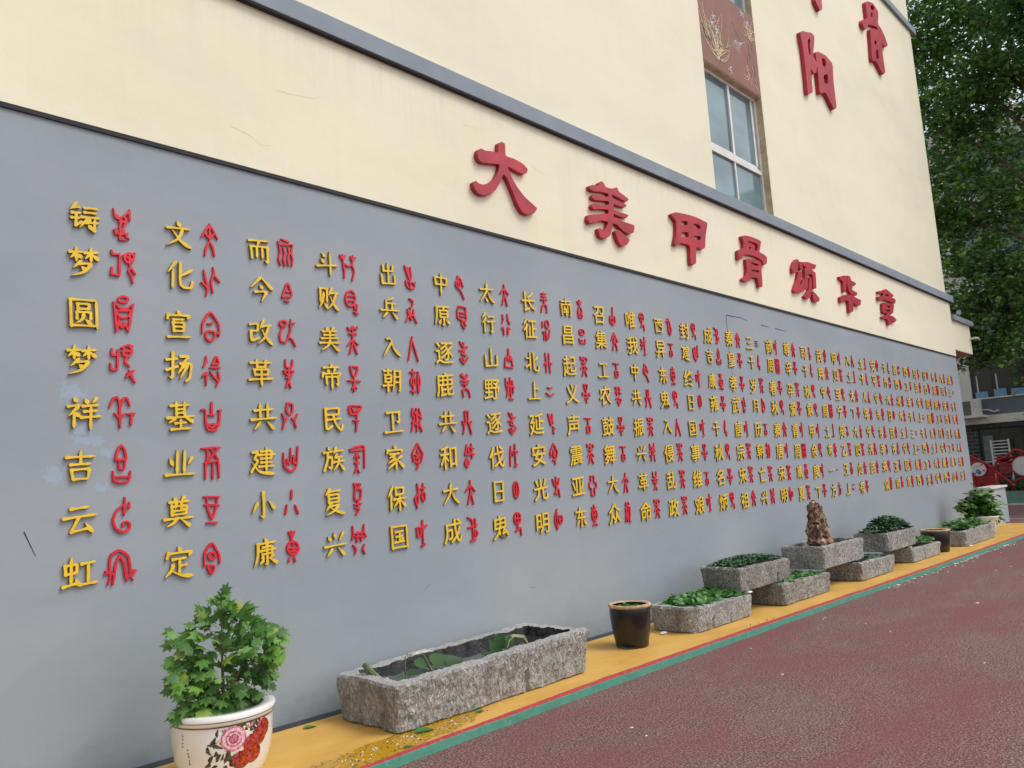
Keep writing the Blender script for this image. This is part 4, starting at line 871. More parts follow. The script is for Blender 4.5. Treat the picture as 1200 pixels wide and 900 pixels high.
# red glyph strokes in millimetres about their centre: (column, row): (x, z, strokes)
TRACED = {(0,0):(1.775,3.308,[[(-50,92),(-37,35),(-15,30),(15,58),(47,92)],[(47,103),(50,30)],[(-29,54),(-1,12),(-15,-29)],[(15,52),(29,19),(10,-25)],[(-15,9),(26,18)],[(13,-45),(11,-51),(7,-56),(2,-59),(-4,-59),(-8,-55),(-9,-49),(-8,-43),(-4,-38),(2,-35),(7,-36),(11,-39),(13,-45)],[(-45,-46),(-15,-74),(40,-54)],[(-37,-40),(-35,-78)],[(33,-56),(28,-78),(47,-92)],[(-1,-57),(-14,-103),(27,-101)]]),(0,1):(1.787,3.031,[[(-71,95),(-66,69),(-23,74)],[(-23,79),(-22,-63)],[(-74,-57),(-22,-62)],[(-68,-13),(-68,-67)],[(2,72),(36,95),(66,79),(57,40),(23,27),(8,51),(2,72)],[(16,67),(55,50)],[(36,95),(37,29)],[(57,93),(72,98)],[(37,29),(44,1),(30,-25),(52,-61),(58,-98)],[(44,5),(74,-42)]]),(0,2):(1.789,2.722,[[(27,100),(23,90),(12,81),(-3,77),(-17,77),(-28,83),(-32,92),(-28,102),(-18,110),(-3,115),(12,114),(23,109),(27,100)],[(-59,74),(-25,37),(22,40),(59,75)],[(-59,74),(-46,-26),(-41,-115)],[(59,75),(43,-16),(31,-108)],[(-41,9),(-25,-18),(-1,-24),(29,-10),(45,21)],[(-41,18),(45,29)],[(-28,-31),(-21,-67),(-6,-91),(5,-49),(17,-77),(31,-108)],[(-41,-115),(-26,-38)]]),(0,3):(1.788,2.412,[[(-65,88),(-65,45),(-29,48)],[(-30,81),(-32,-31)],[(-73,-5),(-68,-48),(-31,-40)],[(-12,96),(31,118),(58,110)],[(1,101),(1,50),(38,46),(56,84),(31,118)],[(-9,71),(58,82)],[(24,45),(11,8),(40,-20)],[(18,-88),(67,-39)],[(38,-41),(52,-83),(73,-118)],[(25,-63),(59,-77)]]),(0,4):(1.786,2.104,[[(-75,28),(-54,84),(-33,96),(-20,71),(-13,23)],[(-13,23),(4,86),(27,93),(45,42)],[(-16,37),(-12,-96)],[(-46,-6),(-16,-36),(15,-7)],[(29,-8),(75,-5)],[(54,-10),(51,-81)]]),(0,5):(1.784,1.788,[[(-36,26),(-23,88),(-3,115),(17,87),(28,25),(-36,26)],[(-16,18),(-16,-30),(13,-35),(21,18)],[(-51,-43),(-44,-102),(-15,-115),(44,-108),(51,-46)],[(-38,-78),(44,-80)]]),(0,6):(1.784,1.479,[[(19,105),(15,-4)],[(45,74),(43,35)],[(19,64),(-27,33),(-50,-27),(-33,-82),(7,-105),(46,-88),(50,-54),(26,-39),(6,-51),(10,-72)]]),(0,7):(1.78,1.173,[[(-90,-36),(-65,-26),(-49,-28)],[(-71,-98),(-56,-53),(-62,0),(-57,73),(-8,101),(44,62),(57,-13),(55,-53),(73,-89)],[(-43,-101),(-36,-56),(-27,23),(-4,67),(21,18),(29,-50),(38,-89)],[(-84,-18),(-33,-46)],[(51,-33),(90,-31)],[(38,-67),(84,-43)]]),(1,0):(2.35,3.311,[[(-57,13),(0,116),(57,18)],[(0,116),(-1,-9)],[(-35,41),(-1,9),(36,55)],[(-1,-9),(-24,-57),(-33,-116)],[(-1,-9),(22,-45),(35,-108)]]),(1,1):(2.354,3.018,[[(-66,-15),(-19,-48),(-31,-105)],[(-19,-48),(-35,13),(-47,75)],[(19,105),(27,63),(2,3),(16,-75)],[(26,47),(66,5)]]),(1,2):(2.352,2.707,[[(-60,-57),(-54,22),(-3,106),(60,19),(59,-61)],[(-20,15),(15,23)],[(-33,-48),(-20,-34),(24,-33),(30,-72),(-5,-106),(-33,-86),(-33,-48)],[(30,-48),(59,-45)]]),(1,3):(2.353,2.402,[[(-34,96),(-34,57),(-55,20)],[(8,44),(37,104),(57,48),(8,44)],[(-8,20),(63,25)],[(-63,-45),(-32,-9),(-36,-102)],[(-8,-8),(15,-40),(51,-69),(35,-104)],[(47,-4),(58,-61)]]),(1,4):(2.351,2.092,[[(-70,43),(-40,44)],[(-40,40),(-40,-39),(-25,-92),(25,-96),(53,-53),(58,39)],[(47,42),(70,43)],[(3,96),(2,10)],[(-17,10),(23,11)],[(-33,-54),(46,-50)],[(-25,-59),(1,-78),(34,-56)]]),(1,5):(2.346,1.781,[[(-64,98),(64,105)],[(-29,98),(-22,38),(-38,-14),(-39,-103)],[(-6,98),(48,29),(54,-99)],[(49,98),(-22,15)],[(-45,1),(48,14)],[(12,-8),(11,-105)]]),(1,6):(2.348,1.477,[[(-54,86),(54,80)],[(-34,79),(-27,7),(0,-68),(27,4),(38,75)],[(-50,35),(53,26)],[(-36,-83),(38,-86)]]),(1,7):(2.346,1.166,[[(-51,-51),(-51,36),(0,104),(51,11),(51,-40)],[(22,10),(19,-1),(10,-8),(-1,-10),(-12,-6),(-21,3),(-24,14),(-21,25),(-12,32),(-1,34),(11,30),(19,21),(22,10)],[(-29,-46),(-26,-69),(-5,-104),(14,-73),(14,-51),(-29,-46)]]),(2,0):(2.931,3.323,[[(-62,80),(-52,53),(62,74)],[(-36,100),(28,87)],[(-57,45),(-43,-3),(-62,-50),(-45,-100)],[(-22,37),(-7,-11),(-24,-50),(-9,-100)],[(17,44),(29,3),(12,-44),(22,-95)],[(56,66),(42,5),(55,-37),(48,-93)]]),(2,1):(2.936,3.031,[[(-43,-48),(3,76),(43,-33),(-43,-48)],[(-15,-4),(16,1)],[(-24,-76),(14,-74)]]),(2,2):(2.931,2.725,[[(-8,64),(-12,53),(-22,44),(-36,40),(-50,41),(-60,48),(-63,58),(-59,69),(-49,78),(-35,82),(-22,81),(-12,74),(-8,64)],[(-41,35),(-63,-19),(-59,-75),(-16,-78),(3,-41)],[(27,99),(24,11),(3,-34),(38,-52),(63,-99)],[(18,60),(60,74)]]),(2,3):(2.934,2.417,[[(-26,103),(-24,45),(27,48),(31,105)],[(-44,19),(44,24)],[(-40,8),(-3,-15),(39,13)],[(-1,42),(-4,-48)],[(-26,-30),(20,-27)],[(-25,-105),(-4,-48),(15,-103)]]),(2,4):(2.934,2.107,[[(-18,95),(-27,46),(-14,15),(19,20),(26,89),(-18,95)],[(-62,18),(-41,-22),(-58,-95)],[(-41,-25),(-18,-15)],[(62,17),(35,-28),(49,-85)],[(30,-24),(15,-14)]]),(2,5):(2.934,1.799,[[(-57,45),(-56,-53),(-4,-91),(46,-55),(57,91)],[(0,77),(-3,-34),(-31,-27),(-31,0)],[(21,27),(20,-34),(47,-24)],[(-2,20),(21,20)]]),(2,6):(2.933,1.493,[[(1,86),(-1,20)],[(-39,-18),(-51,-84)],[(28,-22),(51,-86)]]),(2,7):(2.934,1.183,[[(-30,104),(-9,62),(19,106)],[(-8,108),(-9,36)],[(45,-15),(38,-38),(21,-53),(-1,-57),(-24,-48),(-39,-30),(-45,-7),(-38,16),(-21,31),(1,35),(23,27),(39,9),(45,-15)],[(-45,-7),(45,-15)],[(1,35),(-1,-54)],[(-32,-30),(33,-36)],[(-30,-80),(-34,-103)],[(10,-78),(17,-108)]]),(3,0):(3.475,3.304,[[(-47,50),(-74,87)],[(-47,50),(-49,96)],[(-47,50),(-23,93)],[(-47,58),(-41,-10),(-33,-39),(-38,-94)],[(42,58),(25,94)],[(42,58),(49,106)],[(42,58),(74,95)],[(45,59),(37,26),(60,-25),(35,-106)],[(-39,26),(0,4),(40,27)]]),(3,1):(3.499,3.02,[[(34,38),(27,5),(9,-21),(-15,-33),(-37,-27),(-53,-6),(-58,26),(-51,59),(-33,85),(-10,97),(13,91),(29,70),(34,38)],[(-50,47),(24,57)],[(-52,8),(23,18)],[(29,31),(23,-58)],[(50,-9),(36,-97)],[(16,-75),(58,-85)]]),(3,2):(3.496,2.717,[[(-45,100),(-28,77),(3,111),(34,84),(46,112)],[(3,112),(-2,-17)],[(-35,48),(41,56)],[(-50,-44),(-1,6),(50,-32)],[(-2,-17),(-30,-112)],[(1,-16),(40,-107)]]),(3,3):(3.499,2.41,[[(-34,96),(40,101),(12,22),(-16,20),(-34,96)],[(-2,21),(-7,-101)],[(-59,-15),(59,-13)],[(-27,-79),(-4,-46),(21,-76)]]),(3,4):(3.501,2.102,[[(-66,67),(-47,28),(-65,100),(66,100),(5,32),(-42,31)],[(-35,81),(-15,46),(39,83)],[(11,32),(0,-100)],[(-26,-16),(31,-18)]]),(3,5):(3.502,1.79,[[(-70,73),(-9,95),(70,106),(63,-70)],[(-62,60),(64,77)],[(-2,44),(-7,-72)],[(-30,8),(-2,44),(22,10)],[(-31,-105),(-7,-65),(17,-106)],[(-28,-28),(17,-29)]]),(3,6):(3.493,1.487,[[(-29,116),(32,114),(8,86),(-16,87),(-29,116)],[(-22,78),(-30,-5),(26,-8),(35,75),(-22,78)],[(-3,-6),(-2,-64)],[(-35,-40),(34,-37)],[(-29,-65),(15,-79),(-21,-116)]]),(3,7):(3.495,1.182,[[(-57,104),(-53,47),(-65,-1)],[(46,110),(40,54),(65,16)],[(-42,46),(49,53)],[(-38,25),(48,22)],[(-15,58),(-23,-19)],[(20,55),(17,-15)],[(-58,-37),(-30,-67),(-44,-108)],[(45,-39),(26,-70),(47,-110)]])}
CX = np.interp(range(32), [0, 1, 2, 3, 4, 5, 14, 15, 31], [1.555, 2.133, 2.718, 3.283, 3.863, 4.432, 9.52, 10.07, 19.39])
RZ = [3.303, 3.022, 2.698, 2.412, 2.088, 1.788, 1.472, 1.163]
ROWN = ['topmost', 'second from top', 'third from top', 'fourth from top', 'fifth from top', 'third from bottom', 'second from bottom', 'lowest']
NUM = ['leftmost', 'second', 'third', 'fourth', 'fifth', 'sixth', 'seventh', 'eighth', 'ninth', 'tenth', 'eleventh', 'twelfth', 'thirteenth', 'fourteenth', 'fifteenth', 'sixteenth']
NUMR = ['rightmost', 'second', 'third', 'fourth', 'fifth', 'sixth', 'seventh', 'eighth', 'ninth', 'tenth', 'eleventh', 'twelfth', 'thirteenth', 'fourteenth', 'fifteenth', 'sixteenth']
def colname(c):
    if c < 16: return NUM[c]+(' column' if c == 0 else ' column from left')
    c = 31-c; return NUMR[c]+(' column' if c == 0 else ' column from right')
ymesh, rmesh = {}, {}
M['glue_shade'] = plain('dark_glue_and_shade', (.045, .03, .018), .8, .2)  # dark glue edge with the letters' shadow painted into it
def glue_shade(me):
    """the side faces nearest the wall go dark: glue edge plus shadow painted into the colour"""
    me.materials.append(M['glue_shade'])
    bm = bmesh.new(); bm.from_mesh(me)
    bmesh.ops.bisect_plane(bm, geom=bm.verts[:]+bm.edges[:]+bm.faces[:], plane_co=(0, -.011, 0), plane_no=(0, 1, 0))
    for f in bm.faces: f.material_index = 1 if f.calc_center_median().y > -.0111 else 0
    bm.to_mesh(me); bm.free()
def noto(ch):
    cu = bpy.data.curves.new('t', 'FONT'); cu.body = ch; cu.size = 1; cu.resolution_u = 2; cu.extrude = .045; cu.offset = .007
    ob = bpy.data.objects.new('t', cu); C.objects.link(ob)
    me = bpy.data.meshes.new_from_object(ob); bpy.data.objects.remove(ob); me.name = 'relief'
    for v in me.vertices:
        x, y, z = v.co.x-.5, v.co.y-.38, v.co.z+.045
        y += .10*x
        x += .012*math.sin(y*9+ord(ch))
        v.co = (x*.212, -z*.2, y*.218)
    me.materials.clear(); me.materials.append(M['yellow']); me.update(); return me
rj = random.Random(11)
for c, txt in enumerate(COLS):
    for r, ch in enumerate(txt):
        if c == 22 and r == 7: continue
        if ch not in ymesh:
            if ch in KAI: ymesh[ch] = strokes_mesh(KAI[ch], .193, .197, .0093, .021, .0012, 70); ymesh[ch].materials.append(M['yellow'])
            else: ymesh[ch] = noto(ch)
            glue_shade(ymesh[ch])
        x = CX[c]+rj.uniform(-.008, .008); z = RZ[r]+rj.uniform(-.008, .008)
        o = bpy.data.objects.new('yellow_character', ymesh[ch]); C.objects.link(o); o.location = (x, 0, z); o.rotation_euler = (0, rj.uniform(-.03, .03), 0)
        s = rj.uniform(.96, 1.03); o.scale = (s, 1, s)
        tag(o, (f"yellow character {ch}, " if c < 17 else 'small yellow character, ')+f"{ROWN[r]} in the {colname(c)}", 'character', 'yellow characters on the grey wall')
        if (c, r) in TRACED:
            tx_, tz_, st_ = TRACED[(c, r)]
            me = metric_mesh(st_, .0069, .016, .0012); me.materials.append(M['red'])
            o = bpy.data.objects.new('oracle_bone_glyph', me); C.objects.link(o); o.location = (tx_, 0, tz_)
        else:
            key = ch if ch in ORC else GEN[(ord(ch)*7) % len(GEN)]
            if ch == '太': key = '大'
            if key not in rmesh: rmesh[key] = strokes_mesh(ORC[key], .118, .205, .0078, .016, .0012, 46, True); rmesh[key].materials.append(M['red'])
            o = bpy.data.objects.new('oracle_bone_glyph', rmesh[key]); C.objects.link(o)
            wx = 1.3 if ch in '虹祥' else 1.0
            hz = .18 if key in '一' else (.5 if key in '二三' else (.75 if key in '上工日昌小' else 1))
            o.location = (CX[c]+.232-.016*max(0, 1-c/4)+.012*(c == 0)+rj.uniform(-.006, .006), 0, RZ[r]+.012+rj.uniform(-.006, .006)); o.scale = (wx, 1, max(hz, .5) if hz < 1 else 1)
        tag(o, (f"red ancient glyph beside {ch}, " if c < 17 else 'small red ancient glyph, ')+f"{ROWN[r]} in the {colname(c)}", 'glyph', 'red ancient glyphs on the grey wall')

# ================================================================ STONE TROUGHS
def trough(label, x0, x1, yf, yb, z0, h0, h1, wall=.075, tx=.05, ty=.05, rnd_=.05, floor=.10, mat='stone2', seed=0, amp=1, group='stone troughs along the wall', notch=None, step=.022, wet=False):
    """open box of rough stone: x0..x1, yf (front) .. yb (back) at the rim, narrower at the foot by tx, ty"""
    cx, cy = (x0+x1)/2, (yf+yb)/2
    T = empty('stone_trough', (cx, cy, z0), label, 'stone trough', group)
    def ring(hx, hy, r, z, sh=0, n=None):
        # rounded rectangle sampled by n points
        pts = []
        segs = []
        r = max(r, .004)
        A = [(hx-r, -hy), (hx, -hy+r), (hx, hy-r), (hx-r, hy), (-hx+r, hy), (-hx, hy-r), (-hx, -hy+r), (-hx+r, -hy)]
        C4 = [(hx-r, -hy+r, -90), (hx-r, hy-r, 0), (-hx+r, hy-r, 90), (-hx+r, -hy+r, 180)]
        return C4, r
    nX = max(10, int((x1-x0)/step)); nY = max(6, int(abs(yb-yf)/step)); nc = 4
    def rr(hx, hy, r, z):
        out = []
        ctr = [(hx-r, -hy+r, -90), (hx-r, hy-r, 0), (-hx+r, hy-r, 90), (-hx+r, -hy+r, 180)]
        for k, (ax, ay, a0) in enumerate(ctr):
            for q in range(nc):
                a = math.radians(a0+90*q/nc); out.append((ax+r*math.cos(a), ay+r*math.sin(a)))
            nxt_ = ctr[(k+1) % 4]; a = math.radians(a0+90)
            p = (ax+r*math.cos(a), ay+r*math.sin(a)); q_ = (nxt_[0]+r*math.cos(a), nxt_[1]+r*math.sin(a))
            n = nY if k % 2 == 0 else nX
            for s in range(n): out.append((p[0]+(q_[0]-p[0])*s/n, p[1]+(q_[1]-p[1])*s/n))
        return out
    hx, hy = (x1-x0)/2, (yb-yf)/2
    hz = max(h0, h1)
    levels = []
    nv = max(6, int(hz/step))
    levels.append((hx-tx*.5-.025, hy-ty*.4-.025, .03, 0.0, 'b'))
    for i in range(nv+1):
        s = i/nv; e = 1-s
        levels.append((hx-tx*e**1.3*.5-.012*(1 if i == nv else 0), hy-ty*e**1.3*.4-.01*(1 if i == nv else 0), rnd_+.02*e, .012+(hz-.012)*s, 'o'))
    for f in (.5, 1.0): levels.append((hx-wall*f, hy-wall*f, rnd_*.8, hz+.0, 'o'))
    for f in (.4, 1.0): levels.append((hx-wall-.015*f, hy-wall-.012*f, rnd_*.7, hz-(hz-floor)*f, 'i'))
    vs = []; fs = []; ns = []
    for (a, b, r, z, k) in levels:
        P = rr(a, b, r, z); ns.append(len(P))
        for (x, y) in P:
            s = (x+hx)/(2*hx); zz = z*((h0*(1-s)+h1*s)/hz)
            d = Vector((x, y, 0)); q = Vector((x*1.0+seed*3.1, y, zz))
            low = noise.noise(q*3.0)*.018+noise.noise(q*9)*.010
            fine = noise.noise(Vector((q.x*42, q.y*42, q.z*22)))*.0085+noise.noise(q*30)*.006
            if k == 'i': low *= .5
            f = (low+fine)*amp
            nx_, ny_ = x/hx, y/hy
            m = max(abs(nx_), abs(ny_)); ox = (nx_ if abs(nx_) > .93*m else 0); oy = (ny_ if abs(ny_) > .93*m else 0)
            dz = (noise.noise(q*14)*.010+noise.noise(q*40)*.005)*amp*(1 if zz > hz*.9 else (.6 if zz < .03 and k == 'o' else 0))
            if k == 'b': dz = 0
            if notch and k == 'o' and abs(x+cx-notch) < .02 and y < 0 and zz < hz*.45: oy -= 0; f -= .03
            vs.append((cx+x+ox*f, cy+y+oy*f, z0+max(0.0, zz+dz)))
    n = ns[0]
    for l in range(len(levels)-1):
        for k in range(n):
            fs.append((l*n+k, l*n+(k+1) % n, (l+1)*n+(k+1) % n, (l+1)*n+k))
    fs.append(tuple(range(n))[::-1]); fs.append(tuple((len(levels)-1)*n+k for k in range(n)))
    o = pd('trough_body', vs, fs, M[mat], T, smooth=False)
    if wet:
        o.data.materials.append(M['wet'])
        for pl in o.data.polygons:
            if pl.index >= (len(levels)-3)*n: pl.material_index = 1
    return T, o, (cx, cy, hx-wall, hy-wall)
T1, _, _ = trough('longest stone trough, chiselled and open, holding dark water and floating leaves', 3.125, 5.06, -.895, -.20, ZT, .30, .335, wall=.10, tx=.035, ty=.05, rnd_=.03, floor=.08, mat='stone', seed=1, amp=1.25, notch=4.33, step=.018, wet=True)
T2, _, _ = trough('rounded stone trough of leafy greens beside the first black jar', 6.70, 7.93, -.86, -.30, ZT, .25, .225, wall=.07, tx=.06, ty=.04, rnd_=.10, mat='stone2', seed=2, notch=7.05)
T3, _, _ = trough('raised stone trough filled with low dark green leaves, left of the rock', 7.73, 8.92, -.81, -.34, .25, .26, .245, wall=.06, tx=.05, ty=.03, rnd_=.02, mat='stone2', seed=3, notch=8.62)
T4, _, _ = trough('low stone trough supporting the rock trough on its left side', 8.52, 9.84, -.90, -.44, ZT, .245, .225, wall=.06, tx=.05, ty=.03, rnd_=.02, mat='stone2', seed=4)
T5, _, _ = trough('raised stone trough carrying the tall brown rock', 9.78, 11.12, -.86, -.30, .258, .285, .28, wall=.06, tx=.03, ty=.03, rnd_=.02, mat='stone2', seed=5)
T6, _, _ = trough('low stone trough tucked under the right end of the rock trough', 10.70, 11.98, -.95, -.46, ZT, .245, .225, wall=.06, tx=.04, ty=.03, rnd_=.02, mat='stone2', seed=6)
T7, _, _ = trough('raised stone trough with a mound of dark green leaves, right of the rock', 11.93, 13.18, -.89, -.42, .258, .27, .255, wall=.06, tx=.05, ty=.03, rnd_=.02, mat='stone2', seed=7)
T8, _, _ = trough('low pale stone trough of bright leaves beside the far black jar', 12.88, 14.30, -.90, -.46, ZT, .22, .20, wall=.06, tx=.04, ty=.02, rnd_=.03, mat='stone2', seed=8, notch=13.5)
T9, _, _ = trough('farthest stone trough, in front of the white pot with the bush', 15.50, 17.55, -.97, -.50, ZT, .27, .29, wall=.07, tx=.06, ty=.03, rnd_=.05, mat='stone2', seed=9)
# white wedges under the raised troughs and beside jar and trough
for i, (x, y, z, lab) in enumerate(((7.86, -.83, .235, 'white stone wedge under the raised trough left of the rock'), (12.98, -.84, .222, 'white stone wedge under the right hand raised trough'),
                               (6.62, -.55, ZT, 'white chip on the yellow strip between first jar and trough'), (15.58, -1.0, ZT, 'white chip in front of the farthest trough'))):
    bm = bmesh.new(); bmesh.ops.create_icosphere(bm, subdivisions=2, radius=1)
    for v in bm.verts: v.co = Vector((v.co.x*.055, v.co.y*.03, (v.co.z+1)*.012))*(1+.25*noise.noise(v.co*2+Vector((i, 0, 0))))+Vector((x, y, z))
    tag(bmobj('stone_chip', bm, M['white_chip']), lab, 'stone')

# soil and water fills
def fill(nm, T, x0, x1, y0, y1, z, mat):
    n = 14; vs = []; fs = []
    for i in range(n+1):
        for j in range(7):
            x = x0+(x1-x0)*i/n; y = y0+(y1-y0)*j/6
            vs.append((x, y, z+(0 if nm == 'water' else noise.noise(Vector((x*7, y*7, 3)))*.015)))
    for i in range(n):
        for j in range(6): a = i*7+j; fs.append((a, a+7, a+8, a+1))
    return pd(nm, vs, fs, M[mat], T)
fill('water', T1, 3.16, 4.97, -.80, -.28, .262, 'water')
fill('soil', T2, 6.78, 7.85, -.78, -.38, .19, 'soil'); fill('soil', T3, 7.80, 8.85, -.74, -.41, .46, 'soil')
fill('soil', T4, 8.60, 9.77, -.83, -.51, .20, 'soil'); fill('soil', T5, 9.85, 11.05, -.79, -.37, .48, 'soil')
fill('soil', T6, 10.77, 11.91, -.88, -.53, .20, 'soil'); fill('soil', T7, 12.0, 13.1, -.82, -.49, .47, 'soil')
fill('soil', T8, 12.95, 14.23, -.83, -.53, .19, 'soil'); fill('soil', T9, 15.6, 17.45, -.89, -.58, .24, 'soil')

# leaf shapes (x across, y along, z up), base at origin
def oval(n=7, w=.35, fold=.12, droop=.2):
    vs = [(0, 0, 0)]; mid = []
    for i in range(1, n): s = i/n; vs.append((0, s, -droop*s*s)); 
    vs.append((0, 1, -droop))
    L_, R_ = [], []
    for i in range(1, n):
        s = i/n; ww = w*math.sin(PI*s**.8); L_.append(len(vs)); vs.append((-ww, s, fold*ww*2-droop*s*s)); R_.append(len(vs)); vs.append((ww, s, fold*ww*2-droop*s*s))
    fs = []
    for i in range(n):
        a, b = i, i+1
        if i == 0: fs += [(0, 1, L_[0]), (0, R_[0], 1)]
        elif i == n-1: fs += [(a, b, L_[-1]), (a, R_[-1], b)]
        else: fs += [(a, b, L_[i], L_[i-1]), (a, R_[i-1], R_[i], b)]
    return vs, fs
def palmate(seed=0):
    rr_ = random.Random(seed); vs = [(0, .25, .02)]; out = []
    angs = [(-165, .28), (-140, .42), (-118, .40), (-88, .70), (-66, .50), (-45, .86), (-22, .60), (0, 1.0), (22, .60), (45, .86), (66, .50), (88, .70), (118, .40), (140, .42), (165, .28)]
    vs.append((0, .02, 0))
    for a, r in angs:
        a = math.radians(a+rr_.uniform(-4, 4)); r *= rr_.uniform(.88, 1.1)*.62
        x, y = math.sin(a)*r, .25+math.cos(a)*r
        vs.append((x, y, -.32*r*r+rr_.uniform(-.02, .02)))
    fs = [(0, i+2, i+3) for i in range(len(angs)-1)]; fs += [(0, len(angs)+1, 1), (0, 1, 2)]
    return vs, fs
def basis(d, nrm):
    y = d.normalized(); z = nrm-y*nrm.dot(y)
    if z.length < 1e-4: z = Vector((1, 0, 0))-y*y.x
    z.normalize(); x = y.cross(z); return Matrix((x, y, z)).transposed()
class Mass:
    def __init__(s): s.v = []; s.f = []
    def add(s, shape, loc, d, nrm, size, wsc=1):
        B_ = basis(d, nrm); o = len(s.v)
        for p in shape[0]: s.v.append(tuple(Vector(loc)+B_ @ Vector((p[0]*size*wsc, p[1]*size, p[2]*size))))
        for f in shape[1]: s.f.append(tuple(i+o for i in f))
OV = oval(4); OVs = oval(2, .42, .2, .15); DIA = ([(0, 0, 0), (-.42, .45, .06), (0, 1, -.12), (.42, .45, .06)], [(0, 1, 2), (0, 2, 3)])
PA = [palmate(i) for i in range(4)]
def leaf_bed(T, n, x0, x1, y0, y1, z, mound, size, mat, shape, seed, up_=.6, label=None):
    rr_ = random.Random(seed); m = Mass()
    for i in range(n):
        x = rr_.uniform(x0, x1); y = rr_.uniform(y0, y1)
        u = (x-x0)/(x1-x0)*2-1; w = (y-y0)/(y1-y0)*2-1
        hh = mound(u, w)*rr_.uniform(.55, 1.05)
        a = rr_.uniform(0, 2*PI); tilt = rr_.uniform(-.1, up_)
        d = Vector((math.cos(a)+u*.4, math.sin(a)*.8+w*.3, tilt)); nn = Vector((rr_.uniform(-.5, .5), rr_.uniform(-.6, .3), 1))
        m.add(shape, (x, y, z+hh), d, nn, size*rr_.uniform(.7, 1.25))
    o = pd('leafy_greens', m.v, m.f, M[mat], T, smooth=True); o['kind'] = 'stuff'; return o
leaf_bed(T2, 420, 6.83, 7.80, -.80, -.38, .20, lambda u, w: .075*(1-.35*u*u)*(1-.3*w*w)+.015*math.sin(u*9), .085, 'leaf_t2', OV, 1, 1.1)
leaf_bed(T3, 1300, 7.80, 8.83, -.78, -.40, .49, lambda u, w: .085*(1-.6*u*u)*(1-.3*w*w), .045, 'leaf_dk', OVs, 2, .5)
leaf_bed(T4, 300, 8.60, 9.75, -.84, -.5, .21, lambda u, w: .03, .07, 'leaf_t2', OV, 3, .3)
leaf_bed(T6, 160, 10.8, 11.9, -.88, -.53, .21, lambda u, w: .02, .07, 'leaf_dk', OV, 4, .3)
leaf_bed(T7, 1500, 11.96, 13.10, -.86, -.48, .49, lambda u, w: .05+.19*max(0, 1-(u-.1)**2*1.6)*(1-.4*w*w), .055, 'leaf_dk', OVs, 5, .6)
leaf_bed(T8, 260, 12.98, 14.15, -.84, -.5, .20, lambda u, w: .10*(1-.5*u*u), .09, 'leaf_t2', OV, 6, 1)
leaf_bed(T9, 420, 15.58, 17.3, -.92, -.56, .27, lambda u, w: .07+.06*math.sin(u*6), .09, 'leaf_t2', OV, 7, .8)

# leaves and stalks in the long trough
leafme = {}
def leafmesh(key, shape, mat):
    if key not in leafme:
        me = bpy.data.meshes.new('leaf'); me.from_pydata(shape[0], [], shape[1]); me.update(); me.materials.append(mat)
        me.polygons.foreach_set('use_smooth', [True]*len(me.polygons)); leafme[key] = me
    return leafme[key]
def put_leaf(parent, key, loc, d, nrm, size, wsc=1, name='leaf'):
    o = bpy.data.objects.new(name, leafme[key]); C.objects.link(o); o.parent = parent
    Mx = basis(Vector(d), Vector(nrm)).to_4x4() @ Matrix.Diagonal((size*wsc, size, size, 1)); 
    off = Vector(parent.location); Mx.translation = Vector(loc)-off; o.matrix_basis = Mx; return o
leafmesh('lily', oval(8, .46, .10, .12), M['lily'])
for p in range(4): leafmesh(f'pal{p}', PA[p], M['leaf'])
P1 = empty('water_plant', (4.35, -.55, .235), 'clump of broad upright green leaves near the middle of the long trough', 'plant', 'water plants in the long trough')
for (x, y, z, d, n, s) in ((4.42, -.52, .26, (-.1, .1, 1), (-.6, -.8, .2), .15), (4.36, -.56, .25, (-.6, 0, .8), (-.5, -.7, .6), .16), (4.30, -.56, .25, (-1, -.2, .25), (0, -.3, 1), .17),
                           (4.48, -.55, .26, (.2, .1, .9), (-.6, -.8, .3), .13), (4.28, -.6, .25, (-.9, -.5, .15), (0, -.2, 1), .15), (4.5, -.5, .25, (.8, .2, .4), (-.2, -.5, 1), .13), (4.38, -.62, .25, (-.2, -.9, .3), (0, -.2, 1), .13)):
    put_leaf(P1, 'lily', (x, y, z), d, n, s*.8)
bm = bmesh.new()
for k in range(4):
    tube(bm, [(4.46, -.55, .25), (4.49+.01*k, -.55+.02*k, .31+.008*k), (4.54+.02*k, -.56+.02*k, .335), (4.60+.025*k, -.60+.02*k, .32), (4.63+.02*k, -.62+.02*k, .27)], [.007, .006, .005, .004, .003], 5)
bmobj('stalks', bm, plain('pale_stalk', (.22, .24, .08), .5), P1)
P2 = empty('water_plant', (3.75, -.55, .235), 'low spread of green leaves left of the middle of the long trough', 'plant', 'water plants in the long trough')
for (x, y, z, d, n, s) in ((3.72, -.55, .27, (.9, .2, .3), (-.3, -.5, 1), .24), (3.66, -.5, .26, (.3, .6, .5), (-.3, -.6, 1), .16), (3.6, -.58, .255, (-1, .1, .12), (0, -.2, 1), .19),
                           (3.85, -.5, .27, (.9, -.2, .1), (0, -.2, 1), .2), (3.62, -.62, .25, (.9, -.3, .08), (0, 0, 1), .2), (3.55, -.66, .25, (-.8, .3, .05), (0, 0, 1), .15), (3.78, -.62, .26, (.9, -.2, .3), (-.2, -.6, 1), .19)):
    put_leaf(P2, 'lily', (x, y, z), d, n, s*.78)
P3 = empty('water_plant', (3.32, -.6, .235), 'thick bent green stalk with flat leaves at the left end of the long trough', 'plant', 'water plants in the long trough')
bm = bmesh.new(); tube(bm, [(3.22, -.42, .37), (3.23, -.45, .34), (3.27, -.52, .27), (3.34, -.6, .245)], [.024, .02, .018, .012], 7)
bmobj('stalk', bm, plain('mossy_stalk', (.10, .14, .045), .6, .3, 25), P3)
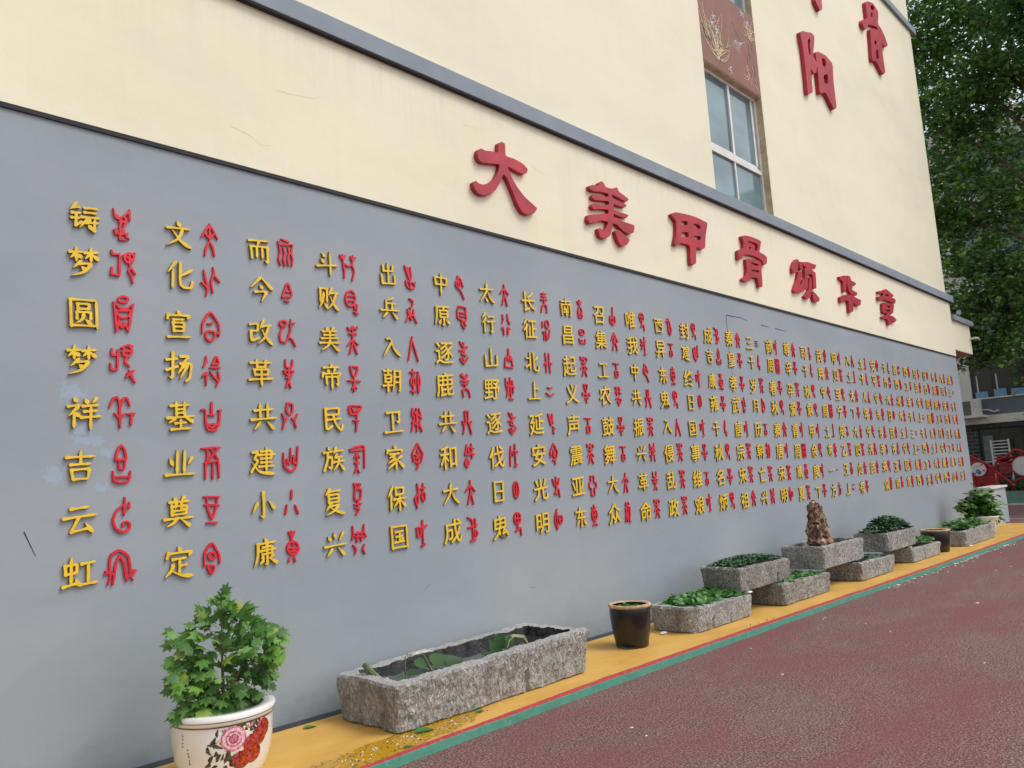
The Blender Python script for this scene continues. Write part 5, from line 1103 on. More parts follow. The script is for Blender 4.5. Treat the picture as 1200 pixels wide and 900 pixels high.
bm = bmesh.new(); tube(bm, [(3.5, -.5, .25), (3.52, -.48, .36), (3.55, -.47, .38)], [.006, .005, .004], 5); tube(bm, [(3.66, -.6, .25), (3.6, -.58, .38)], [.011, .009], 6)
bmobj('dry_stalk', bm, M['stem'], P3)
for (x, y, d, s) in ((3.34, -.62, (1, -.15, .05), .24), (3.40, -.7, (.9, .3, .05), .18), (3.36, -.66, (-.6, .6, .05), .14), (3.5, -.68, (1, .1, .02), .2)): put_leaf(P3, 'lily', (x, y, .252), d, (0, 0, 1), s*.8)
# pale mortar repair on the back rim
bm = bmesh.new(); box(bm, 3.74, 3.93, -.275, -.205, .285, .322, bev=.012)
for v in bm.verts: v.co += Vector((0, 0, noise.noise(v.co*25)*.01))
o = bmobj('mortar_patch', bm, plain('mortar', (.48, .45, .40), .9, .25, 30, bmp=.8), T1); o['label'] = 'pale mortar patch on the back rim'

# ================================================================ JARS
def jar(label, cx, cy, rb, rt_, h, seed):
    J = empty('black_jar', (cx, cy, ZT), label, 'jar', 'black glazed jars')
    z = ZT
    bm = bmesh.new(); lathe(bm, [(rb*.9, z), (rb, z+.008), (rb*1.03, z+.05), (rb*1.14, z+h*.35), (rt_*.94, z+h*.68), (rt_*.955, z+h*.86), (rt_*.93, z+h*.93)], cx, cy, 56, .006)
    bmobj('jar_body', bm, M['glaze'], J, True)
    bm = bmesh.new(); lathe(bm, [(rt_*.925, z+h*.925), (rt_*.99, z+h*.94), (rt_, z+h*.975), (rt_*.97, z+h), (rt_*.86, z+h*1.0), (rt_*.80, z+h*.975)], cx, cy, 56, .012)
    bmobj('jar_rim', bm, M['clay'], J, True)
    bm = bmesh.new(); r_ = lathe(bm, [(rt_*.80, z+h*.975), (rt_*.82, z+h*.85), (rt_*.8, z+h*.8)], cx, cy, 40)
    bmobj('jar_inside', bm, M['glaze'], J, True)
    bm = bmesh.new(); r_ = lathe(bm, [(rt_*.805, z+h*.81), (rt_*.4, z+h*.83), (.01, z+h*.84)], cx, cy, 30, .05)
    bmobj('soil', bm, M['soil'], J, True)
    m = Mass(); rr_ = random.Random(seed)
    for k in range(90):
        a = rr_.uniform(0, 2*PI); r = rt_*.7*math.sqrt(rr_.random())
        m.add(OVs, (cx+r*math.cos(a), cy+r*math.sin(a), z+h*rr_.uniform(.84, .93)), Vector((rr_.uniform(-1, 1), rr_.uniform(-1, 1), .2)), Vector((0, 0, 1)), .05)
    o = pd('small_leaves', m.v, m.f, M['leaf_t2'], J, smooth=True); o['kind'] = 'stuff'
    return J
jar('black glazed jar with pale clay rim on the yellow strip, right of the long trough', 6.03, -.60, .150, .197, .38, 1)
jar('black glazed jar with pale clay rim near the far end of the wall', 14.66, -.72, .19, .235, .37, 2)
bm = bmesh.new(); tube(bm, [(5.82, -.60, ZT+.03), (5.86, -.66, ZT+.012), (5.92, -.72, ZT+.01)], [.006, .008, .005], 5)
tag(bmobj('fallen_twig', bm, M['seam']), 'dark twig lying at the foot of the first black jar', 'twig')

# ================================================================ ROCK
bm = bmesh.new(); bmesh.ops.create_icosphere(bm, subdivisions=6, radius=1)
for v in bm.verts:
    p = v.co.copy(); s = (p.z+1)/2
    wdt = .225*(1-s)**.8*1.0+.085 if s > .02 else .25
    wdt = .225-.155*s**.9
    c0 = Vector((p.x, p.y, 0))
    if c0.length > 1e-6: c0 = c0.normalized()*min(1, c0.length*1.6)
    n1 = noise.noise(Vector((p.x*2.2, p.y*2.2, p.z*2.5)))*.03+noise.noise(p*5)*.024+noise.noise(p*11)*.014+noise.noise(p*24)*.012
    v.co = Vector((10.32-.065*s+c0.x*(wdt+n1), -.60+c0.y*(wdt*.75+n1), .47+.635*s+n1*.35*(1 if abs(p.z) > .9 else .3)))
tag(bmobj('brown_rock', bm, M['rock'], None, True), 'tall brown porous rock standing in the raised trough', 'rock')

# ================================================================ PORCELAIN POT + PLANT
PX, PY, PR, PZ = 2.125, -.60, .300, .385; KR, KZ = .955, .385/.345
Pt = empty('porcelain_pot', (PX, PY, ZT), 'white porcelain pot printed with pink and red peonies, nearest the camera', 'flower pot')
prof = [(r*KR, z*KZ) for r, z in [(.20, 0), (.215, .01), (.245, .06), (.268, .12), (.283, .20), (.2865, .26), (.284, .297)]]
bm = bmesh.new(); lathe(bm, prof, PX, PY, 72); bmobj('pot_body', bm, M['porcelain'], Pt, True)
bm = bmesh.new(); lathe(bm, [(r*KR, z*KZ) for r, z in [(.284, .297), (.297, .302), (.302, .318), (.300, .338), (.292, .345), (.235, .345), (.228, .335), (.225, .25)]], PX, PY, 72); bmobj('pot_rim', bm, M['porcelain'], Pt, True)
bm = bmesh.new(); lathe(bm, [(r*KR, z*KZ) for r, z in [(.2852, .2905), (.2862, .2975)]], PX, PY, 72); bmobj('rim_line', bm, M['gold'], Pt, True)
bm = bmesh.new(); lathe(bm, [(r*KR, z*KZ) for r, z in [(.3028, .317), (.3026, .321)]], PX, PY, 72); bmobj('rim_line', bm, M['gold'], Pt, True)
bm = bmesh.new(); lathe(bm, [(r*KR, z*KZ) for r, z in [(.2265, .30), (.1, .315), (.005, .32)]], PX, PY, 40, .04); bmobj('soil', bm, M['soil'], Pt, True)
cdir = Vector((CAMLOC.x-PX, CAMLOC.y-PY, 0)).normalized(); rdir = Vector((-cdir.y, cdir.x, 0))
if rdir.dot(rt) < 0: rdir = -rdir
def pr_at(z): return float(np.interp(z, [p[1] for p in prof], [p[0] for p in prof]))
def potpt(s, z, off):
    z *= KZ              # s = arc length from the side facing the path, z = height
    R_ = pr_at(z)+off; a = s/.27
    d = cdir*math.cos(a)+rdir*math.sin(a); return (PX+d.x*R_, PY+d.y*R_, z)
def blob(bm, s, z, rx, rz, rot, off, n=12, wav=.0, lobes=5, seed=0):
    c_ = bm.verts.new(potpt(s, z, off)); ring_ = []; ring2 = []
    for k in range(n):
        a = 2*PI*k/n; r = 1+wav*math.sin(lobes*a+seed); x, y = math.cos(a)*rx*r, math.sin(a)*rz*r
        X_, Y_ = x*math.cos(rot)-y*math.sin(rot), x*math.sin(rot)+y*math.cos(rot)
        ring_.append(bm.verts.new(potpt(s+X_*.5, z+Y_*.5, off))); ring2.append(bm.verts.new(potpt(s+X_, z+Y_, off)))
    for k in range(n):
        j = (k+1) % n; bm.faces.new((c_, ring_[k], ring_[j])); bm.faces.new((ring_[k], ring2[k], ring2[j], ring_[j]))
rp = random.Random(5)
D = {k: bmesh.new() for k in ('pdark', 'pyel', 'pink', 'pink2', 'pink3', 'pred', 'ink')}
for k in range(60): blob(D['pdark'], .05+rp.uniform(-.13, .03)+(.14 if k % 3 == 0 else 0), .225+rp.uniform(-.12, .045) if k % 3 else .275+rp.uniform(-.02, .012), rp.uniform(.012, .024), rp.uniform(.006, .012), rp.uniform(0, 3), .0006, 10, .25, 3, k)
for k in range(22): blob(D['pyel'], .10+rp.uniform(-.14, .16), .235+rp.uniform(-.08, .05), rp.uniform(.006, .014), rp.uniform(.004, .009), rp.uniform(0, 3), .0010, 8, .2, 3, k)
s0, z0_ = .055, .232
for ring_i, (rad, cnt, mt) in enumerate(((.058, 11, 'pink'), (.053, 10, 'pink2'), (.034, 8, 'pink'), (.030, 7, 'pink2'), (.018, 5, 'pink3'), (.012, 5, 'pink'))):
    for k in range(cnt):
        a = 2*PI*k/cnt+ring_i*.4
        blob(D[mt], s0+math.cos(a)*rad*.95, z0_+math.sin(a)*rad*.78, .0215-.002*ring_i-(.004 if mt == 'pink2' else 0), .013-.001*ring_i-(.003 if mt == 'pink2' else 0), a+PI/2, .0014+.0004*ring_i, 12, .12, 5, k)
for s0, z0_ in ((.160, .190), (.205, .215), (.235, .245), (.10, .125), (.17, .14)):
    for ring_i, (rad, cnt) in enumerate(((.040, 10), (.022, 6), (.005, 2))):
        for k in range(cnt):
            a = 2*PI*k/cnt+ring_i*.5; blob(D['pred' if (k+ring_i) % 4 else 'pink3'], s0+math.cos(a)*rad, z0_+math.sin(a)*rad*.8, .021-.003*ring_i, .014-.002*ring_i, a+PI/2, .0016+.0004*ring_i+.00005*k, 12, .14, 5, k)
for (s_, z_) in ((.13, .275), (.155, .282), (.01, .275), (.22, .29)):
    for k in range(5): a = k*1.26; blob(D['pink'], s_+math.cos(a)*.006, z_+math.sin(a)*.005, .005, .004, a, .0042, 8)
for row in range(9):
    for q in range(3): blob(D['ink'], -.225+.022*((row > 3)*1.6)+rp.uniform(-.004, .004), .262-.016*row+rp.uniform(-.003, .003), rp.uniform(.003, .008), .0018, rp.uniform(-1.2, 1.2), .0006+.0002*q, 8)
names = {'pdark': 'printed_leaves', 'pyel': 'printed_buds', 'pink': 'printed_peony', 'pink2': 'printed_peony_edge', 'pink3': 'printed_peony_heart', 'pred': 'printed_red_peony', 'ink': 'printed_script'}
for k, b_ in D.items(): tag(bmobj(names[k], b_, M[k], Pt), kind='stuff')

Pl = empty('potted_plant', (PX, PY, .32), 'bushy green plant with maple shaped leaves in the white porcelain pot', 'plant')
rl = random.Random(21)
def px_frame(u, v_, w_):   # u along camera right, w_ towards the camera, v_ up : local offsets from the pot axis
    return Vector((PX, PY, 0))+rdir*u+cdir*w_+Vector((0, 0, v_))
stems = bmesh.new(); nleaf = 0
# branch targets roughly following the silhouette: (u, v, spread)
tips = [(u*.80, v, s*.92) for u, v, s in [(0.0, 1.00, .05), (.0, .93, .09), (.10, .90, .10), (-.10, .87, .10), (-.25, .83, .08), (.16, .86, .08), (.27, .80, .10), (.36, .78, .06), (-.19, .76, .12), (-.27, .70, .10), (-.05, .78, .14), (.12, .74, .14),
        (.25, .70, .12), (.34, .70, .07), (-.15, .66, .14), (.05, .64, .16), (.2, .6, .12), (.31, .59, .08), (-.22, .60, .12), (-.1, .54, .14), (.08, .52, .14), (-.16, .48, .12), (.0, .44, .14), (.12, .45, .1), (-.24, .40, .1), (-.2, .36, .08), (.1, .38, .1), (-.02, .37, .12), (-.28,.56,.06), (.29,.54,.07)]]
inner = Mass()
forks = [px_frame(-.12, .58, 0), px_frame(.0, .66, .02), px_frame(.12, .6, -.02), px_frame(.05, .52, .06), px_frame(-.05, .5, -.06), px_frame(.2, .55, 0)]
for f in forks:
    b0 = px_frame(rl.uniform(-.03, .03), .32, rl.uniform(-.03, .03)); tube(stems, [b0, b0.lerp(f, .5)+Vector((0, 0, .02)), f], [.010, .009, .006], 6)
for (u, v_, sp) in tips:
    w_ = rl.uniform(-.10, .16)*(1.0 if v_ < .85 else .4)
    tip = px_frame(u*.92, v_-.045, w_); f = min(forks, key=lambda q: (q-tip).length)
    if (tip-f).length > .02: tube(stems, [f, f.lerp(tip, .5)+Vector((0, 0, .02)), tip], [.005, .004, .002], 5)
    n = 9
    for k in range(n+10):
        dv = Vector((rl.gauss(0, 1), rl.gauss(0, 1), rl.gauss(0, .7)))
        dv = dv.normalized()*sp*(rl.uniform(.45, 1.05) if k < n else rl.uniform(.1, 1.0))
        p = tip+dv
        if k >= n and rl.random() < .5: p = p.lerp(px_frame(0, .5, 0), rl.uniform(.0, .6))
        if p.y > -.03: p.y = -.03-rl.uniform(0, .06)
        if p.z < .39: p.z = .38+rl.uniform(0, .04)
        out_ = (p-Vector((PX, PY, .45))); out_.z *= .3
        d = out_.normalized()+Vector((rl.uniform(-.6, .6), rl.uniform(-.6, .6), rl.uniform(-.8, .0)))
        nn = Vector((cdir.x*.8+rl.uniform(-.45, .45), cdir.y*.8+rl.uniform(-.45, .45), .9))
        sz = rl.choice([rl.uniform(.05, .08), rl.uniform(.08, .118), rl.uniform(.08, .118)])*(.75 if v_ > .9 else 1)
        if k < n: put_leaf(Pl, f'pal{rl.randrange(4)}', p, d, nn, sz)
        else: inner.add(PA[rl.randrange(4)], p, d, nn, sz*.92)
o = pd('inner_leaves', inner.v, inner.f, M['leaf'], Pl); o['kind'] = 'stuff'
bmobj('stems', stems, M['stem'], Pl)

# ================================================================ FAR POT + BUSH
FP = empty('white_pot', (18.0, -.66, ZT), 'white pot with a dark mark behind the farthest stone trough', 'flower pot')
bm = bmesh.new(); lathe(bm, [(.16, ZT), (.17, ZT+.02), (.23, .22), (.27, .34), (.285, .35), (.285, .375), (.25, .375), (.245, .3), (.01, .31)], 18.0, -.66, 40); bmobj('pot_body', bm, M['porcelain'], FP, True)
bm = bmesh.new()
for k in range(2): box(bm, 17.895, 17.905, -.915+0*.1, -.90, .20+.06*k, .235+.06*k)
bmobj('printed_mark', bm, M['ink'], FP)
BU = empty('green_bush', (18.0, -.62, .35), 'light green bush growing in the white pot at the far end', 'plant')
m = Mass(); rb = random.Random(9); bst = bmesh.new()
bc = Vector((17.95, -.66, 0)); brt = Vector((.36, -.93, 0)).normalized()
for k in range(26):
    a = rb.uniform(-1, 1); hgt = rb.uniform(.42, .97)-.28*a*a
    u = a*.40; tip = Vector((18.0, -.64, 0))+Vector((rt.x, rt.y, 0)).normalized()*u+Vector((rb.uniform(-.12, .12), rb.uniform(-.1, .1), max(.36, hgt)))
    tube(bst, [(18.0, -.66, .31), ((18.0+tip.x)/2, (-.66+tip.y)/2, (.36+tip.z)/2+.03), tip], [.008, .006, .003], 4)
    for q in range(34):
        p = tip.lerp(Vector((18, -.65, .55)), rb.random()*.5)+Vector((rb.gauss(0, .08), rb.gauss(0, .07), rb.gauss(0, .07)))
        m.add(PA[q % 4], p, Vector((rb.uniform(-1, 1), rb.uniform(-1, .6), rb.uniform(-.6, .3))), Vector((rb.uniform(-.6, .3), rb.uniform(-.8, .2), 1)), rb.uniform(.10, .16))
o = pd('leaves', m.v, m.f, M['leaf_bush'], BU); o['kind'] = 'stuff'; bmobj('stems', bst, M['stem'], BU)

# ================================================================ debris
bm = bmesh.new(); rd = random.Random(4)
def chip(bm, x, y, z, s, h=.004):
    n = rd.randint(4, 6); a0 = rd.random()*6; ring_ = [bm.verts.new((x+math.cos(a0+2*PI*k/n)*s*rd.uniform(.5, 1.2), y+math.sin(a0+2*PI*k/n)*s*rd.uniform(.4, 1), z)) for k in range(n)]
    c_ = bm.verts.new((x, y, z+h)); 
    for k in range(n): bm.faces.new((ring_[k], ring_[(k+1) % n], c_))
bm2 = bmesh.new(); bm3 = bmesh.new()
for k in range(170):
    x = rd.gauss(2.95, .42); y = -1.02-.11*(2.9-x)+rd.gauss(0, .055); 
    if y < -1.16: continue
    chip(rd.choice([bm, bm2, bm3]), x, y, ZT+.001, rd.uniform(.003, .009))
for k in range(110):
    x = rd.uniform(10.5, 17); ye = float(np.interp(x, [p[0] for p in GE], [p[1] for p in GE])); chip(bm, x, ye-.015-abs(rd.gauss(0, .035)), GL+.001, rd.uniform(.010, .028))
for k in range(24):
    x = 2.5+14*rd.random()**.8; y = -1.4-3.5*rd.random()**1.5*rd.random(); chip(rd.choice([bm, bm, bm3]), x, y, GL+.001, rd.uniform(.005, .012)*(1+x*.06))
for k in range(14): chip(bm2, rd.uniform(7.3, 7.9), -1.08+rd.uniform(-.03, .04), ZT+.001, .010)
for (x, y, s) in ((5.9, -2.1, .016), (4.2, -1.9, .02), (9.8, -2.5, .03), (13.2, -2.1, .03)): chip(bm, x, y, GL+.001, s)
tag(bmobj('pale_debris', bm, M['white_chip']), kind='stuff', label='pale chips and petals scattered on the ground')
tag(bmobj('dark_debris', bm2, M['soil']), kind='stuff', label='dark crumbs on the yellow strip')
tag(bmobj('green_debris', bm3, M['leaf_dk']), kind='stuff', label='small green leaf scraps on the ground')
leafmesh('fallen', oval(5, .3, .1, .1), M['leaf_t2'])
for (x, y, d, s, lab) in ((2.86, -.21, (1, -.15, .02), .10, 'fallen green leaf beside the gutter between pot and long trough'), (3.22, -.93, (1, -.2, .02), .16, 'fallen dark leaf at the front corner of the long trough'),
                          (3.0, -1.1, (1, -.3, .02), .07, 'fallen leaf scrap on the wet yellow paint'), (3.75, -.94, (1, .1, .02), .08, 'fallen leaf on the yellow strip before the long trough')):
    o = bpy.data.objects.new('fallen_leaf', leafme['fallen']); C.objects.link(o); Mx = basis(Vector(d), Vector((0, 0, 1))).to_4x4() @ Matrix.Diagonal((s, s, s, 1)); Mx.translation = (x, y, ZT+.008); o.matrix_world = Mx
    tag(o, lab, 'leaf')

# ================================================================ FAR END: kerb, fence, facade
Kb = boxo('green_kerb', (30.17, 30.35, -14, 8, GL, .40), M['green_kerb']); Kb['kind'] = 'structure'
o = boxo('kerb_edge', (30.11, 30.17, -14, 8, GL, .0), M['cap']); o['kind'] = 'structure'
o = boxo('planting_bed', (30.35, 33, -14, 8, GL, .36), M['soil']); o['kind'] = 'structure'
m = Mass(); rg = random.Random(31)
for k in range(5000):
    m.add(DIA, (rg.uniform(30.9, 32.8), rg.uniform(-5, 4), .36+rg.uniform(0, .35)), Vector((rg.uniform(-1, 1), rg.uniform(-1, 1), .6)), Vector((0, 0, 1)), rg.uniform(.06, .11))
o = pd('ground_cover', m.v, m.f, M['leaf_dk']); tag(o, kind='stuff', label='dark low ground cover behind the red fence')
# red decorative fence
X0 = 30.6; KF = 30.6/30
def fy(y): return -5.06+(y+5.06)*KF
def fz(z): return 1.5+(z-1.5)*KF
Fn = empty('red_fence', (X0, 1.5, .4), 'red ornamental metal fence with branch shaped bars and lattice', 'fence')
def bar(bm, pts, w=.05): tube(bm, [(X0, fy(y), fz(z)) for y, z in pts], w, 6)
bm = bmesh.new()
bar(bm, [(2.55, 1.62), (2.41, 1.62), (2.2, 1.50), (1.9, 1.30), (1.78, 1.12), (1.5, .85), (1.30, .68), (1.27, .42)], .045)
bar(bm, [(1.30, .68), (1.05, .80), (.7, .86), (.3, 1.1), (-.3, 1.3), (-1.2, 1.5)], .045)
bar(bm, [(1.78, 1.12), (1.72, 1.25), (1.62, 1.45), (1.45, 1.50), (1.33, 1.55), (1.2, 1.68), (1.08, 1.75), (.95, 1.72), (.82, 1.62), (.6, 1.66)], .045)
bar(bm, [(1.72, 1.1), (1.66, .9), (1.62, .60), (1.9, .56), (2.25, .56), (2.35, .9), (2.5, 1.2)], .04)
bmobj('fence_frame', bm, M['fence_red'], Fn, True)
bm = bmesh.new()
rf = random.Random(2)
def inA(y, z): return 1.66 < y < 2.45 and .6 < z < 1.62-(2.4-y)*.7+.05
def inB(y, z): return -.2 < y < 1.62 and 1.0+.0*(y) < z < 1.48 and z > 1.3-(1.62-y)*.5
for k in range(24):
    y = 1.7+.035*k
    zz = [z for z in np.arange(.6, 1.7, .03) if inA(y, z)]
    if zz and k % 2 == 0: box(bm, X0-.012, X0+.012, y-.016, y+.016, min(zz), max(zz))
for z in np.arange(.66, 1.6, .09):
    yy = [y for y in np.arange(1.66, 2.5, .03) if inA(y, z)]
    if len(yy) > 1: box(bm, X0-.013, X0+.011, min(yy), max(yy), z-.018, z+.018)
for k in range(40):
    y = rf.uniform(1.7, 2.4); z = rf.uniform(.6, 1.0); box(bm, X0-.015, X0+.01, y-.05, y+.05, z-.012, z+.012)
for y in np.arange(-.2, 1.62, .085): box(bm, X0-.012, X0+.012, y-.015, y+.015, .98-(1.62-y)*.1, 1.5+.12*math.sin(y*3))
for z in np.arange(1.05, 1.6, .07): box(bm, X0-.013, X0+.011, -.2, 1.6, z-.017, z+.017)
for k in range(60):
    y = rf.uniform(.9, 1.6); z = 1.5+rf.uniform(-.18, .14)*(1 if y < 1.4 else .6); box(bm, X0-.015, X0+.01, y-.06, y+.06, z-.02, z+.02)
for v in bm.verts: v.co.y = fy(v.co.y); v.co.z = fz(v.co.z)
o = bmobj('fence_lattice', bm, M['fence_red'], Fn); o['kind'] = 'stuff'
def disc(bm, x, y, z, r, th, n=40, ir=0):
    a = [bm.verts.new((x, y+r*math.cos(2*PI*k/n), z+r*math.sin(2*PI*k/n))) for k in range(n)]
    b = [bm.verts.new((x+th, y+r*math.cos(2*PI*k/n), z+r*math.sin(2*PI*k/n))) for k in range(n)]
    for k in range(n): bm.faces.new((a[k], a[(k+1) % n], b[(k+1) % n], b[k]))
    bm.faces.new(a[::-1]); bm.faces.new(b)
for i, (y, z, r, lab) in enumerate(((2.20, 1.175, .24, 'round white sign with blue picture on the left part of the red fence'), (.90, 1.21, .32, 'round white sign with pink ring at the right edge of the photo'))):
    y, z = fy(y), fz(z)
    Sg = empty('round_sign', (X0-.08, y, z), lab, 'sign', 'round signs on the red fence')
    bm = bmesh.new(); disc(bm, X0-.085, y, z, r, .02); bmobj('sign_rim', bm, M['sign_pink'], Sg)
    bm = bmesh.new(); disc(bm, X0-.090, y, z, r*(.93 if i == 0 else .90), .004); bmobj('sign_face', bm, M['sign_white'], Sg)
    if i == 1:
        bm = bmesh.new(); disc(bm, X0-.093, y, z, r*.74, .002); bmobj('sign_ring', bm, M['sign_pink'], Sg)
        bm = bmesh.new(); disc(bm, X0-.096, y, z, r*.72, .002); bmobj('sign_face', bm, M['sign_white'], Sg)
        bm = bmesh.new()
        for q in range(4): box(bm, X0-.099, X0-.097, y+.05-.03*(q % 2), y+.10-.03*(q % 2), z+.10-.07*q, z+.115-.07*q)
        bmobj('sign_text', bm, M['sign_pink'], Sg)
    else:
        bm = bmesh.new(); rq = random.Random(8)
        for q in range(9): disc(bm, X0-.093-.0004*q, y+rq.uniform(-.05, .18), z+rq.uniform(-.16, -.02), rq.uniform(.02, .05), .001, 10)
        bmobj('sign_picture', bm, M['sign_blue'], Sg)
        bm = bmesh.new()
        for q in range(6): box(bm, X0-.0925, X0-.0915, y-.10+.035*q, y-.08+.035*q, z+.09, z+.11)
        bmobj('sign_text', bm, M['grille'], Sg)
        bm = bmesh.new(); disc(bm, X0-.095, y-.12, z+.15, .03, .001, 10); disc(bm, X0-.095, y-.16, z-.06, .03, .001, 10); bmobj('sign_flower', bm, M['fence_red'], Sg)

# far building
FX = 33.0
Fb = empty('far_building', (FX, 0, 0), 'cream and grey school building with dark windows beyond the red fence', 'building')
Y0, Y1, YW = -14, 9, 2.83
def fbx(nm, dx0, dx1, y0, y1, z0, z1, mt, par=None): return boxo(nm, (FX+dx0, FX+dx1, y0, y1, z0, z1), M[mt], par or Fb)
fbx('building_core', .5, 9, Y0, Y1, 0, 14.4, 'facade')
fbx('wall_pier', 0, .5, YW, Y1, 2.80, 14.4, 'facade')
fbx('brick_pier', 0, .5, YW-.02, Y1, .3, 2.62, 'brick')
fbx('brick_sill_wall', .0, .5, Y0, YW-.02, .3, 1.36, 'brick')
fbx('lintel', -.03, .5, Y0, Y1, 2.62, 2.80, 'dark_in')
fbx('white_band', -.05, .5, Y0, YW, 2.80, 3.10, 'facade')
fbx('grey_spandrel', .02, .5, Y0, YW, 3.10, 3.70, 'facade_grey')
def row_windows(z0, z1, gl, first=False):
    w = fbx('window', .10, .16, Y0, YW, z0, z1, 'frame_dark')
    edges = [YW-.06]
    y = YW
    while y > -9:
        y -= .72; edges.append(y)
    for i in range(len(edges)-1):
        a, b = edges[i+1]+.035, edges[i]-.035
        zt = z0+(z1-z0)*.68
        for (c0, c1) in ((z0+.06, zt-.03), (zt+.03, z1-.05)):
            bm = bmesh.new(); box(bm, FX+.085, FX+.098, a, b, c0, c1); bmobj('pane', bm, M[gl], w)
    bm = bmesh.new(); box(bm, FX-.03, FX+.1, Y0, YW, z0-.05, z0); bmobj('window_sill', bm, M['cap'], w)
    return w
w1 = row_windows(3.75, 5.35, 'glass_dark')
for z0 in (6.2, 8.82, 11.88):
    row_windows(z0, z0+1.45, 'glass_blue')
    fbx('grey_spandrel', .02, .5, Y0, YW, z0-.42, z0-.05, 'facade_grey')
for (a, b) in ((5.35, 5.78), (7.65, 8.40), (10.27, 11.46), (13.33, 14.4)): fbx('white_band', -.01, .5, Y0, YW, a, b, 'facade')
row_windows(1.42, 2.61, 'glass_dark')
bm = bmesh.new(); box(bm, FX+.05, FX+.08, 2.35, 2.68, 1.45, 2.35)
bmobj('curtain', bm, M['curtain'], Fb)
for (y, zt_) in ((2.62, 4.6), (1.98, 4.6)):
    bm = bmesh.new(); tube(bm, [(FX+.07, y, 3.85), (FX+.07, y, zt_)], .022, 6); bmobj('white_pole', bm, M['rack'], Fb)
for i, y in enumerate((2.5, 1.9, 1.35, .8)):
    tag(boxo('storage_crate', (FX-.02, FX+.08, y-.2, y+.2, 3.75, 3.98+.05*(i % 2)), M['crate'], None, bev=.01), f"blue storage crate on the far window sill, {['leftmost','second from left','third from left','rightmost'][i]} of four", 'crate', 'blue crates on the far window sill')
# rack of white slats
Rk = empty('white_rack', (FX-.3, 2.15, .4), 'white slatted rack leaning in front of the ground floor window', 'rack')
for y in (1.80, 2.36):
    bm = bmesh.new(); box(bm, FX-.32, FX-.28, y-.025, y+.025, .4, 2.18); bmobj('post', bm, M['rack'], Rk)
for k in range(8):
    bm = bmesh.new(); box(bm, FX-.31, FX-.29, 1.825, 2.335, 1.30+.115*k, 1.335+.115*k); bmobj('slat', bm, M['rack'], Rk)
bm = bmesh.new(); box(bm, FX-.32, FX-.28, .95, 1.0, .4, 2.4); tag(bmobj('white_post', bm, M['rack']), 'white post in front of the far window at the right edge', 'post')
# air conditioner on its slab
fbx('aircon_slab', -.75, 0, 2.38, 3.6, 3.02, 3.10, 'facade')
Ac = empty('air_conditioner', (FX-.4, 2.9, 3.1), 'white air conditioner unit on the slab of the far building', 'air conditioner')
bm = bmesh.new(); box(bm, FX-.55, FX-.2, 2.50, 3.35, 3.10, 3.68, bev=.02); bmobj('casing', bm, M['aircon'], Ac)
bm = bmesh.new()
for k in range(12): box(bm, FX-.565, FX-.552, 2.80, 3.30, 3.14+.042*k, 3.16+.042*k)
bmobj('grille', bm, M['grille'], Ac)
bm = bmesh.new(); box(bm, FX-.556, FX-.551, 2.79, 3.31, 3.13, 3.65); bmobj('fan_recess', bm, M['grille'], Ac)
bm = bmesh.new()
for k in range(2): box(bm, FX-.556, FX-.551, 2.60, 2.68, 3.55-.14*k, 3.56-.14*k)
bmobj('label_marks', bm, M['ink'], Ac)
bm = bmesh.new(); tube(bm, [(FX-.3, 2.5, 3.3), (FX-.2, 2.3, 3.28), (FX-.1, 2.15, 3.2), (FX-.05, 2.05, 3.25), (FX+.0, 2.02, 3.2)], .03, 6); bmobj('hose', bm, M['pipe'], Ac, True)

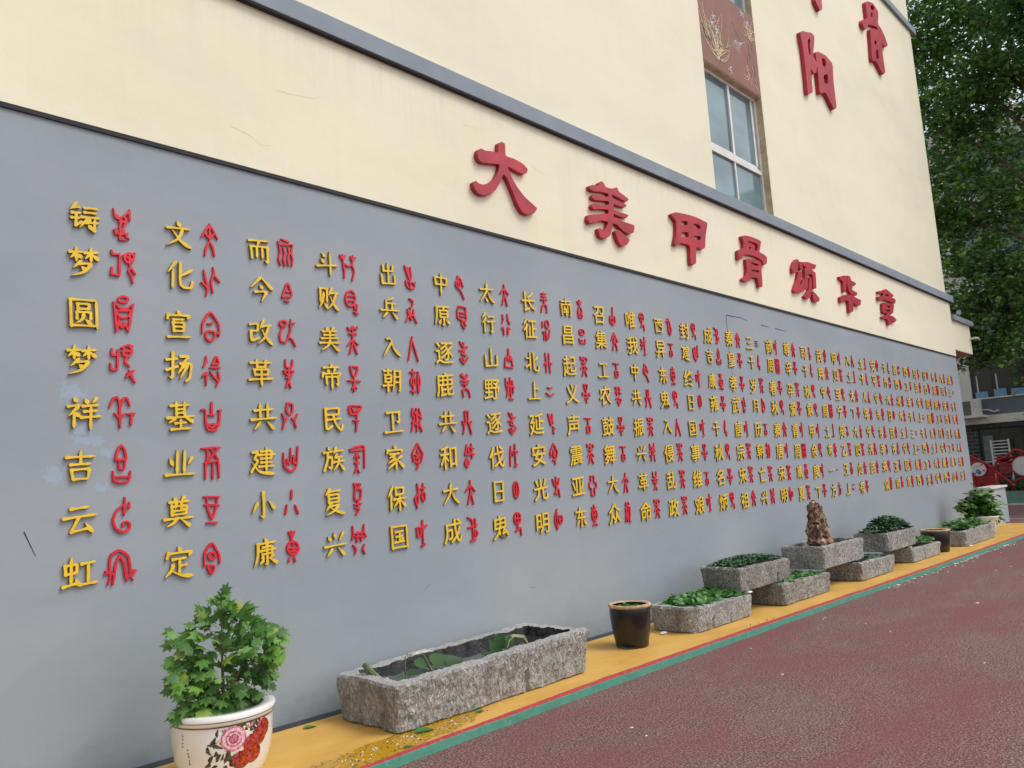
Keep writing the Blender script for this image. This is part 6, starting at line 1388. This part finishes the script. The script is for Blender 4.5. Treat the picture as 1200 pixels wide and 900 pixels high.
# ================================================================ TREES
def tree(label, base, trunk_top, rad, blobs, nleaf, size, mat, seed, limbs):
    T = empty('leafy_tree', base, label, 'tree', 'trees beyond the wall end')
    rr_ = random.Random(seed)
    bm = bmesh.new(); b = Vector(base); tt = Vector(trunk_top)
    n = 8; pts = [b.lerp(tt, i/n)+Vector((math.sin(i*1.3+seed)*.08, math.cos(i*1.7)*.08, 0))*(i > 0) for i in range(n+1)]
    tube(bm, pts, [rad*(1-.72*i/n) for i in range(n+1)], 10)
    bmobj('trunk', bm, M['bark'], T, True)
    bm = bmesh.new()
    for (s, tx, ty, tz) in limbs:
        a = b.lerp(tt, s); e = Vector((tx, ty, tz)); mid = a.lerp(e, .5)+Vector((0, 0, .3))
        tube(bm, [a, a.lerp(mid, .6), mid, mid.lerp(e, .6), e], [rad*.38*(1-.5*s), rad*.3, rad*.22, rad*.14, rad*.06], 6)
        for q in range(4):
            p = mid.lerp(e, rr_.random()); f = p+Vector((rr_.uniform(-1, 1), rr_.uniform(-1.2, 1.2), rr_.uniform(-.2, 1.2)))
            tube(bm, [p, p.lerp(f, .5)+Vector((0, 0, .1)), f], [.035, .025, .01], 5)
    o = bmobj('limbs', bm, M['bark'], T, True)
    m = Mass(); tot = sum(bl[3]*bl[4] for bl in blobs)
    for (cx, cy, cz, rx, rz) in blobs:
        k = int(nleaf*rx*rz/tot); ncl = max(10, k//40)
        for c_ in range(ncl):
            d = Vector((rr_.gauss(0, 1), rr_.gauss(0, 1), rr_.gauss(0, 1))).normalized()*(rr_.random()**.45)
            cc = Vector((cx+d.x*rx, cy+d.y*rx, cz+d.z*rz)); tw = Vector((rr_.uniform(-1, 1), rr_.uniform(-1, 1), rr_.uniform(-.9, .3))).normalized()
            cr = rr_.uniform(.26, .5)
            for q in range(40):
                p = cc+tw*rr_.uniform(-1, 1)*cr*1.3+Vector((rr_.gauss(0, .4)*cr, rr_.gauss(0, .4)*cr, rr_.gauss(0, .28)*cr))
                m.add(DIA, p, Vector((rr_.uniform(-1, 1), rr_.uniform(-1, 1), rr_.uniform(-1.0, .3))), Vector((rr_.uniform(-.8, .3), rr_.uniform(-.6, .6), 1)), size*rr_.uniform(.7, 1.3), 1.2)
    o = pd('crown', m.v, m.f, M[mat], T); o['kind'] = 'stuff'
    return T
tree('dark leafy tree filling the gap right of the building', (26.5, -2.9, 0), (26.2, -1.0, 14.5), .28,
     [(26.3, 1.2, 14.5, 2.4, 2.2), (26.5, -.8, 16.2, 2.4, 1.8), (26, .6, 11.6, 2.2, 1.9), (26.4, -1.2, 13, 2.0, 1.8), (26.2, 1.4, 9.0, 1.9, 1.7), (26.6, -.6, 9.4, 1.8, 1.5), (26.2, .9, 6.7, 1.7, 1.25), (26.2, -.7, 6.6, 1.6, 1.4), (26.0, -.1, 5.2, 1.35, .75), (25.9, 1.6, 5.1, 1.1, .7), (26, 1.25, 4.55, .8, .38), (26, .2, 4.7, .9, .35), (26.2, 2.0, 4.4, .6, .35)],
     41000, .14, 'leaf_tree', 3, [(.45, 26, 1.5, 9), (.55, 25.8, 1.2, 12), (.7, 26, 1.6, 15), (.4, 26.2, .3, 7), (.35, 25.9, .9, 5.6), (.8, 26.4, .5, 16.5)])
tree('brighter leafy tree at the top right edge of the photo', (24.5, -4.2, 0), (24.3, -2.6, 14), .24,
     [(24.2, -2.1, 13.6, 1.1, 1.4), (24.3, -3.0, 15, 1.8, 1.8), (24.4, -3.4, 12, 1.5, 1.2), (24.0, -2.6, 9, 1.0, .8)],
     12000, .13, 'leaf_tree2', 5, [(.8, 24.2, -1.9, 13.6), (.6, 24.2, -2.4, 9.5)])
tree('low hanging leafy tree whose branch tips dip in at the right edge', (27.6, -3.2, 0), (27.6, -2.2, 7), .16,
     [(27.3, -.9, 4.4, .85, .8), (27.5, -1.9, 5.4, 1.2, 1.0), (27.4, -.62, 2.95, .42, .35), (27.3, -1.0, 3.5, .5, .4)],
     3400, .14, 'leaf_tree', 8, [(.7, 27.3, -.9, 4.6), (.5, 27.4, -.6, 3.1)])
